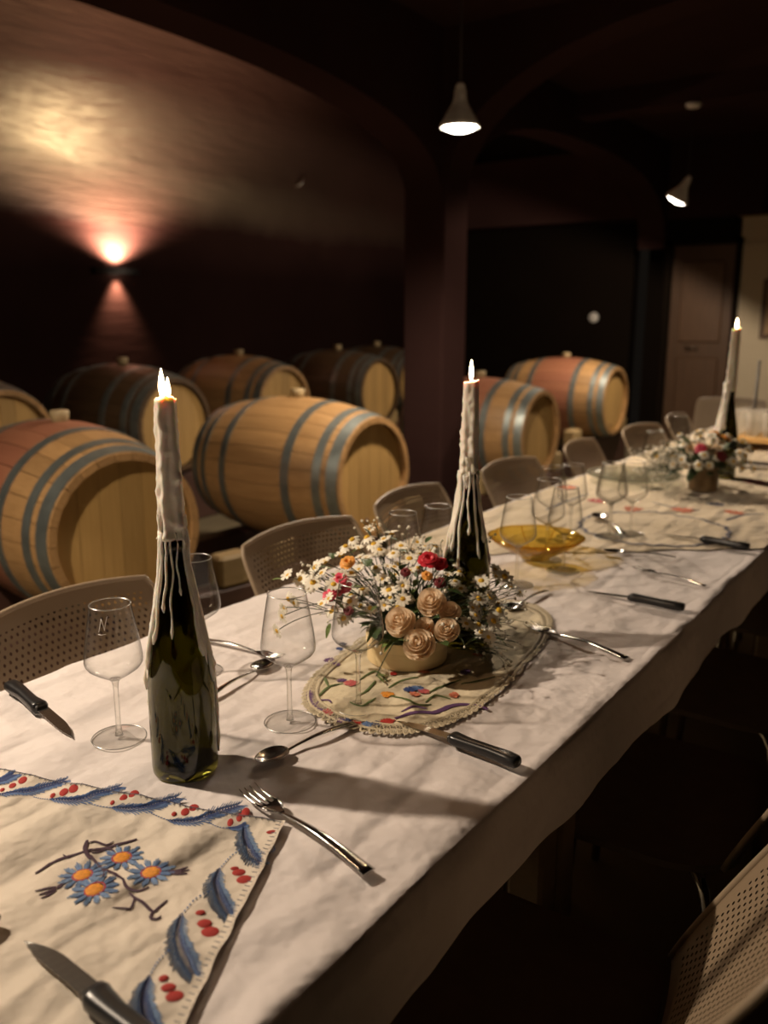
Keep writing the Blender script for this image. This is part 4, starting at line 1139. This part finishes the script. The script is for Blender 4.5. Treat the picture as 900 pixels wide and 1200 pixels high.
for px, py, dt, m_, s in ((502, 658, -.01, 'red_petal', 1.15), (515, 662, .0, 'red_petal', .9), (399, 681, -.05, 'pink_petal', .9), (393, 694, -.05, 'pink_petal', .85), (404, 690, -.045, 'pink_petal', .85), (386, 700, -.05, 'pink_petal', .75),
        (408, 661, -.02, 'orange_petal', .85), (409, 717, -.06, 'maroon_petal', .55), (475, 672, -.03, 'maroon_petal', .6), (515, 684, -.04, 'maroon_petal', .7), (500, 676, -.04, 'orange_petal', .6), (502, 739, -.065, 'orange_petal', .6)):
    p = fl(px, py, dt); e = link('blossom', RUF[m_], fa, p, aim(tocam * .8 + Vector((0, 0, .5)) + (p - root) * 2, rnd.uniform(0, 6)), (s, s, s))
    link('stem', stem_mesh(root, p - Vector((0, 0, .002)), .001), fa)
DP = [(338, 675, .02), (381, 659, .02), (377, 672, 0), (367, 683, 0), (400, 651, .04), (391, 685, -.06), (386, 702, -.06), (389, 717, -.06), (421, 668, 0), (438, 638, .05), (459, 626, .08), (430, 630, .06), (461, 649, .02), (481, 670, -.02), (472, 687, -.04),
      (472, 702, -.05), (451, 710, -.05), (434, 713, -.04), (489, 636, .06), (493, 649, .04), (530, 645, .05), (542, 636, .07), (555, 634, .07), (551, 649, .05), (561, 702, -.02), (553, 713, -.03), (546, 732, -.04), (561, 732, -.03), (578, 728, -.01),
      (580, 668, .05), (591, 676, .05), (598, 687, .05), (572, 747, -.02), (564, 681, .02), (412, 672, -.01), (425, 690, -.03), (440, 665, .01), (448, 680, -.02), (410, 705, -.04), (445, 645, .04), (420, 643, .05), (470, 640, .05), (510, 640, .07),
      (456, 692, -.03), (575, 700, .01), (540, 690, .0), (370, 665, .03), (352, 679, .02), (480, 655, .02), (462, 665, 0), (540, 662, .03), (585, 715, .01), (403, 725, -.05), (430, 655, .03), (450, 632, .06), (405, 640, .06), (466, 712, -.05)]
for px, py, dt in DP:
    p = fl(px, py, dt); add_daisy(fa, p, root, rnd.uniform(1.0, 1.4), facing=tocam * rnd.uniform(.2, .9) + Vector((rnd.uniform(-.35, .35), rnd.uniform(-.35, .35), .5)) + (p - root) * 3)
for px, py, dt in ((338, 702, -.05), (331, 722, -.05), (325, 739, -.06), (345, 706, -.05), (334, 712, -.05)):       # the sprig that droops to the left
    p = fl(px, py, dt); add_daisy(fa, p, fl(395, 712, -.05), 1.0, facing=Vector((tocam.x * .5 - .4, tocam.y * .5 - .3, -.15)))
# far and right side daisies that only other sides show fully
for px, py, dt in DP[3::2]:      # companions beside the listed heads
    p = fl(px + rnd.uniform(-13, 13), py + rnd.uniform(-10, 10), dt + .015)
    add_daisy(fa, p, root, rnd.uniform(.9, 1.2), facing=tocam * rnd.uniform(.1, .9) + Vector((rnd.uniform(-.5, .5), rnd.uniform(-.5, .5), .5)) + (p - root) * 2)
for k_ in range(34):
    a = rnd.uniform(0, 2 * PI); el = rnd.uniform(.1, 1.3); r_ = rnd.uniform(.11, .165)
    p = root + Vector((math.cos(a) * math.cos(el) * r_, math.sin(a) * math.cos(el) * r_, .01 + math.sin(el) * r_ * .95))
    if (p - root).normalized().dot(tocam) > .55: continue
    add_daisy(fa, p, root, rnd.uniform(.7, 1.0))
for k_ in range(210):
    a = rnd.uniform(0, 2 * PI); el = rnd.uniform(0, 1.45); r_ = rnd.uniform(.05, .15)
    d = Vector((math.cos(a) * math.cos(el), math.sin(a) * math.cos(el), math.sin(el) * .9))
    if d.dot(tocam) > .25: r_ = min(r_, .085)
    add_leaf(fa, root + d * r_ * .7, d + Vector((rnd.uniform(-.9, .9), rnd.uniform(-.9, .9), rnd.uniform(-.5, .5))), rnd.choice((0, 1, 1, 2, 3, 3)), rnd.uniform(.5, .85))
for px, py, dt, k_ in ((430, 655, .0, 0), (470, 668, .0, 2), (435, 720, -.05, 0), (422, 730, -.05, 2), (466, 750, -.085, 2), (515, 752, -.085, 2), (545, 700, -.02, 0), (540, 720, -.03, 0), (490, 712, -.03, 0)):
    add_leaf(fa, fl(px, py, dt), tocam + Vector((rnd.uniform(-.8, .8), rnd.uniform(-.8, .8), -.2)), k_, .75)
for px, py, dt in DP[::1]:
    add_leaf(fa, fl(px + rnd.uniform(-12, 12), py + rnd.uniform(-4, 16), dt + .012), Vector((rnd.uniform(-1, 1), rnd.uniform(-1, 1), rnd.uniform(-.3, .6))), rnd.choice((1, 2, 3, 0)), rnd.uniform(.45, .8))
# fine filler: tiny buds on thread-thin stems, trailing over the mat at the right
fil = MB(); bud = MB()
def tiny(p, q, n):
    for k_ in range(n):
        e = q + Vector((rnd.uniform(-.03, .03), rnd.uniform(-.03, .03), rnd.uniform(-.012, .025))); e.z = max(.006, e.z)
        fil.tube(bez(p, (p + e) / 2 + Vector((rnd.uniform(-.02, .02), rnd.uniform(-.02, .02), .015)), e, 5), .0005, 4)
        r_ = rnd.uniform(.0018, .0034)
        bud.lathe([(.0003, -r_), (r_ * .8, -r_ * .5), (r_, 0), (r_ * .7, r_ * .6), (.0003, r_)], 6)
        bud.v[-30:] = [(x + e.x, y + e.y, z + e.z) for x, y, z in bud.v[-30:]]
for px, py, dt in ((592, 700, .02), (600, 715, .03), (595, 735, .02), (588, 755, .0), (580, 690, .03), (560, 640, .06), (535, 632, .08), (480, 628, .08), (375, 690, .0), (360, 672, .02), (440, 625, .08), (570, 765, -.02), (600, 760, .02), (586, 775, 0)):
    q = fl(px, py, dt); tiny(root + (q - root) * .72, q, 9)
for z_ in range(14):
    a = rnd.uniform(0, 2 * PI); d = Vector((math.cos(a), math.sin(a), rnd.uniform(.1, 1.2))).normalized(); tiny(root + d * .09, root + d * rnd.uniform(.11, .155), 4)
o = obj('filler_stems', fil, 'stem_green', fa); o['kind'] = 'stuff'
o = obj('filler_buds', bud, 'daisy_petal', fa); o['kind'] = 'stuff'
# long loose stem hanging over the box's front
hs = [fl(462, 752, -.09), fl(448, 776, -.09), fl(441, 792, -.06)]
link('stem', MB().tube(bez(*hs, 8), .0009, 5).mesh('stem', True, 'stem_green'), fa)
for k_ in range(3): add_leaf(fa, hs[2], Vector((rnd.uniform(-1, 1), rnd.uniform(-1, 1), .1)), 3, .4)

# second arrangement further down the table, in a squat clay pot
pb_ = Pz(823, 576, TZ + .004); F2 = Vector((pb_.x, pb_.y, z2(pb_.x, pb_.y) + .003))
fb = thing('flower_pot', 'squat brown pot of wildflowers and orange blooms past the clear platter', 'flowers', F2)
obj('pot', MB().lathe([(.040, 0), (.044, .002), (.047, .05), (.048, .078), (.045, .080), (.043, .05), (.040, .01), (.001, .008)], 32), 'clay_pot', fb, auto=50)
obj('foam', MB().lathe([(.042, .06), (.04, .078), (.001, .085)], 20), 'leaf_green', fb)
rt2 = Vector((0, 0, .08))
for k_ in range(80):
    a = rnd.uniform(0, 2 * PI); el = rnd.uniform(.05, 1.35); r_ = rnd.uniform(.07, .16)
    p = rt2 + Vector((math.cos(a) * math.cos(el) * r_ * 1.15, math.sin(a) * math.cos(el) * r_ * 1.15, math.sin(el) * r_ * .75))
    add_daisy(fb, p, rt2, rnd.uniform(1.1, 1.6))
for k_ in range(5):
    a = rnd.uniform(0, 2 * PI); p = rt2 + Vector((math.cos(a) * .05, math.sin(a) * .05, .06)); add_rose(fb, p, p - rt2, .9)
for dx, dy, dz, m_ in ((.03, -.02, .10, 'orange_petal'), (.05, .02, .085, 'orange_petal'), (.0, -.06, .06, 'pink_petal'), (.06, -.05, .04, 'maroon_petal')):
    p = rt2 + Vector((dx, dy, dz)); link('blossom', RUF[m_], fb, p, aim(p - rt2, 0), (1.3, 1.3, 1.3)); link('stem', stem_mesh(rt2, p, .001), fb)
for k_ in range(44):
    a = rnd.uniform(0, 2 * PI); el = rnd.uniform(-.3, 1.0); d = Vector((math.cos(a) * math.cos(el), math.sin(a) * math.cos(el), math.sin(el)))
    add_leaf(fb, rt2 + d * rnd.uniform(.03, .08), d, rnd.choice((0, 2, 0)), rnd.uniform(.9, 1.4))
fil = MB(); bud = MB()
for k_ in range(40):
    a = rnd.uniform(1.9, 4.4); e = rt2 + Vector((math.cos(a) * rnd.uniform(.1, .24), math.sin(a) * rnd.uniform(.1, .24), rnd.uniform(-.05, .06))); tiny(rt2 + (e - rt2) * .5, e, 7)
o = obj('filler_stems', fil, 'stem_green', fb); o['kind'] = 'stuff'
o = obj('filler_buds', bud, 'daisy_petal', fb); o['kind'] = 'stuff'

# ------------------------------------------------------------------ chairs
def chair_meshes():
    seat = MB(); nu, nv = 16, 16
    def prof(u, v, up):
        x = -.21 + .42 * u; y = (-.215 + .43 * v)
        cxn, cyn = (u - .5) * 2, (v - .5) * 2
        rr = (abs(cxn) ** 5 + abs(cyn) ** 5) ** .2; m = max(abs(cxn), abs(cyn)); k_ = m / rr if rr > 0 else 1
        x = .42 / 2 * cxn * k_; y = .43 / 2 * cyn * k_
        z = .458 - .012 * (1 - cyn * cyn) * (1 - .3 * cxn) - .02 * max(0, cxn - .7) ** 1.2 * 3 + .012 * max(0, -cxn - .5)
        return (x, y, z - (0 if up else .012))
    seat.grid(lambda u, v: prof(u, v, True), nu, nv)
    b = MB().grid(lambda u, v: prof(u, v, False), nu, nv); b.f = [tuple(reversed(f)) for f in b.f]
    seat.add(b.v, b.f); m = (nu + 1) * (nv + 1); fs = []
    ring = [i for i in range(nu + 1)] + [(j)*(nu+1)+nu for j in range(1, nv + 1)] + [nv*(nu+1)+i for i in range(nu - 1, -1, -1)] + [j*(nu+1) for j in range(nv - 1, 0, -1)]
    for a, c in zip(ring, ring[1:] + ring[:1]): fs.append((a, a + m, c + m, c))
    seat.f += fs
    sm = seat.mesh('seat', True, 'seat_plastic'); sm.set_sharp_from_angle(angle=R(50))
    # backrest: curved leaning sheet, uv = metres offset by 1
    NU, NV = 28, 20; back = MB(); uvs = []
    def bk(u, v, off):
        h = .345 * v; yy = (u - .5) * .41
        # rounded upper corners, sides drawn in a little towards the top
        yy *= 1 - .05 * v
        if v > .86:
            q = (v - .86) / .14; lim = 1 - .06 * (1 - math.sqrt(max(0, 1 - q * q))); yy *= lim
        crown = .012 * (1 - (2 * (u - .5)) ** 2) * v
        x = -.195 - .185 * v ** 1.1 - .030 * (1 - (2 * (u - .5)) ** 2)
        nx = off
        return (x + nx, yy, .470 + h + crown)
    for off in (0,):
        base = len(back.v)
        back.grid(lambda u, v: bk(u, v, off), NU, NV)
        if off: back.f = back.f[:NU * NV] + [tuple(reversed(f)) for f in back.f[NU * NV:]]
    me = back.mesh('backrest', True, 'perforated_plastic')
    ul = me.uv_layers.new(name='UVMap'); m = (NU + 1) * (NV + 1)
    for lp in me.loops:
        i = lp.vertex_index % m; ul.data[lp.index].uv = (1 + (i % (NU + 1) / NU - .5) * .41, 1 + (i // (NU + 1)) / NV * .345)
    ring = [j*(NU+1) for j in range(NV + 1)] + [NV*(NU+1)+i for i in range(1, NU + 1)] + [j*(NU+1)+NU for j in range(NV - 1, -1, -1)]
    e = MB(); e.tube([Vector(back.v[i]) for i in ring], .0052, 8)
    em = e.mesh('back_edge', True, 'chair_edge')
    lf = {}
    for s in (-1, 1):
        lf[s, 'f'] = MB().tube([(.14, s * .15, .440), (.165, s * .175, .432), (.178, s * .187, .41), (.205, s * .205, 0.004)], .0105, 10).mesh('leg', True, 'chrome')
        lf[s, 'r'] = MB().tube([(-.12, s * .15, .440), (-.150, s * .175, .432), (-.165, s * .185, .41), (-.235, s * .205, .004)], .0105, 10).mesh('leg', True, 'chrome')
    fr = MB()
    for s in (-1, 1): fr.tube([(.15, s * .155, .434), (-.13, s * .155, .434)], .009, 8)
    fr.tube([(0, -.155, .434), (0, .155, .434)], .009, 8)
    return sm, me, em, lf, fr.mesh('seat_frame', True, 'chrome')
CH = chair_meshes()
def chair(x, y, rz, label, group):
    t = thing('dining_chair', label, 'chair', (x, y, 0), rz, group)
    link('seat', CH[0], t); b = link('backrest', CH[1], t); link('back_edge', CH[2], b); link('seat_frame', CH[4], t)
    for k_ in CH[3].values(): link('leg', k_, t)
    return t
gl_ = 'taupe perforated chairs on the barrel side'
for i, (y, lb) in enumerate(((.895, 'taupe perforated chair behind the engraved glass and black knife'), (1.505, 'taupe perforated chair behind the daisies and the left wine glasses'), (2.06, 'taupe chair behind the dark bottle among the two hidden glasses'),
        (2.65, 'taupe chair opposite the amber bowl'), (3.28, 'taupe chair opposite the clear platter'), (3.86, 'taupe chair in front of the red banded barrel'), (4.45, 'taupe chair behind the pot of wildflowers'))):
    chair(-.935 + (.0, .0, -.03, -.03, -.02, 0, 0)[i], y, R((2, -3, 4, -2, 5, -6, 3)[i]), lb, gl_)
for i, (x, y, rz, lb) in enumerate(((-1.25, 5.15, -80, 'taupe chair standing at the table end nearest the barrels'), (-.78, 5.30, -95, 'taupe chair at the table end by the cream wall'))):
    chair(x, y, R(rz), lb, 'taupe chairs at the table end')
gr_ = 'taupe perforated chairs on the dark side of the table'
for i, (y, lb) in enumerate(((.845, 'taupe perforated chair with lit backrest beside the near table corner'), (1.485, 'taupe chair beside the steak knife, second along the dark side'), (2.06, 'taupe chair on the dark side level with the fork near the table edge'), (2.68, 'taupe chair on the dark side level with the doily'), (3.30, 'taupe chair on the dark side level with the wildflower pot'))):
    chair(-.460, y, PI + R((0, 2, -2, 1, 0)[i]), lb, gr_)

# ------------------------------------------------------------------ far end of the table
tp = PD(890, 516, 3.75); TB = Vector((tp.x + .02, tp.y, cz(tp.x, tp.y) + .006))
zb_ = max(TZ + .05, tp.z)
st = thing('tray_stand', 'pale wooden serving board on dark blocks at the table end', 'tray', (TB.x, TB.y, TB.z))
hz = zb_ - TB.z
obj('board', MB().bbox(-.14, .22, -.10, .12, hz - .012, hz + .012, .004), 'board_wood', st, False)
for sx in (-.10, .17): obj('block', MB().bbox(sx - .03, sx + .03, -.07, .09, 0, hz - .0125, .004), 'slate', st, False)
tum = MB().lathe([(.022, 0), (.024, .001), (.030, .08), (.031, .105)], 24, True, False).mesh('tumbler', True, 'tumbler_glass')
for i in range(5):
    for j in range(3):
        o = link('tumbler', tum, None, (TB.x - .11 + i * .068, TB.y - .06 + j * .068, TB.z + hz + .0128))
        tag(o, 'clear tumbler crowded with others on the wooden serving board', 'glass', 'tumblers on the serving board')
o = obj('taper', MB().tube([(0, 0, 0), (.004, .006, .15), (.006, .01, .36)], [.008, .0075, .006], 10), 'rod_dark')  # plain dark upright rod, object not identified
tq = PD(876, 458, 3.8); o.location = (tq.x, tq.y + .14, cz(tq.x, tq.y) + .006); tag(o, 'thin dark taper standing behind the long white candle', 'candle')
tr_ = Pz(890, 548, TZ + .006)
t = thing('slate_tray', 'dark slate tray with rolled edge below the wooden serving board', 'tray', (tr_.x + .03, tr_.y, z2(tr_.x, tr_.y) + .004))
obj('slab', MB().bbox(-.11, .16, -.06, .06, 0, .010, .003), 'slate', t, False)
obj('edge_strip', MB().bbox(-.11, .16, -.068, -.0605, 0, .014, .002), 'white_china', t, False)
o = obj('dish', MB().lathe([(.022, 0), (.024, .002), (.042, .022), (.044, .026), (.041, .025), (.022, .006), (.001, .005)], 32), 'white_china', None, loc=(tr_.x + .075, tr_.y + .0, z2(tr_.x, tr_.y) + .0145))
tag(o, 'small white dish standing on the slate tray', 'dish')
# ------------------------------------------------------------------ small things on the far walls
tm = PY(696, 372, Y1)
t = thing('thermostat', 'round white dial on the dark far wall above the barrels', 'dial', (tm.x, Y1, tm.z))
obj('dial_body', MB().lathe([(.052, .001), (.054, .004), (.050, .022), (.03, .028), (.001, .029)], 32), 'enamel_white', t, rot=(PI / 2, 0, 0))
obj('knob', MB().lathe([(.022, .0292), (.020, .04), (.001, .041)], 24), 'enamel_white', t, rot=(PI / 2, 0, 0))
fp = PY(893, 362, Y1)
t = thing('picture_frame', 'dark framed picture hanging on the cream wall past the door', 'picture', (fp.x + .27, Y1 - .002, fp.z))
for x0, x1, z0, z1_ in ((-.27, -.23, -.28, .28), (.23, .27, -.28, .28), (-.23, .23, .24, .28), (-.23, .23, -.28, -.24)):
    obj('frame_bar', MB().box(x0, x1, -.03, 0, z0, z1_), 'door_wood', t, False)
obj('print', MB().box(-.229, .229, -.012, -.001, -.239, .239), 'picture_paper', t, False)
hk = PX(343, 218, WX)
o = obj('wall_hook', MB().tube([(0, 0, 0), (.04, 0, .0), (.06, .025, .04), (.07, .06, .11)], [.013, .012, .012, .008], 8), 'steel', None, loc=(WX + .004 + max(0, hk.z - ZS) ** 2 / (2 * RV), hk.y, hk.z))
tag(o, 'small slanted metal hook high on the plum wall', 'hook')
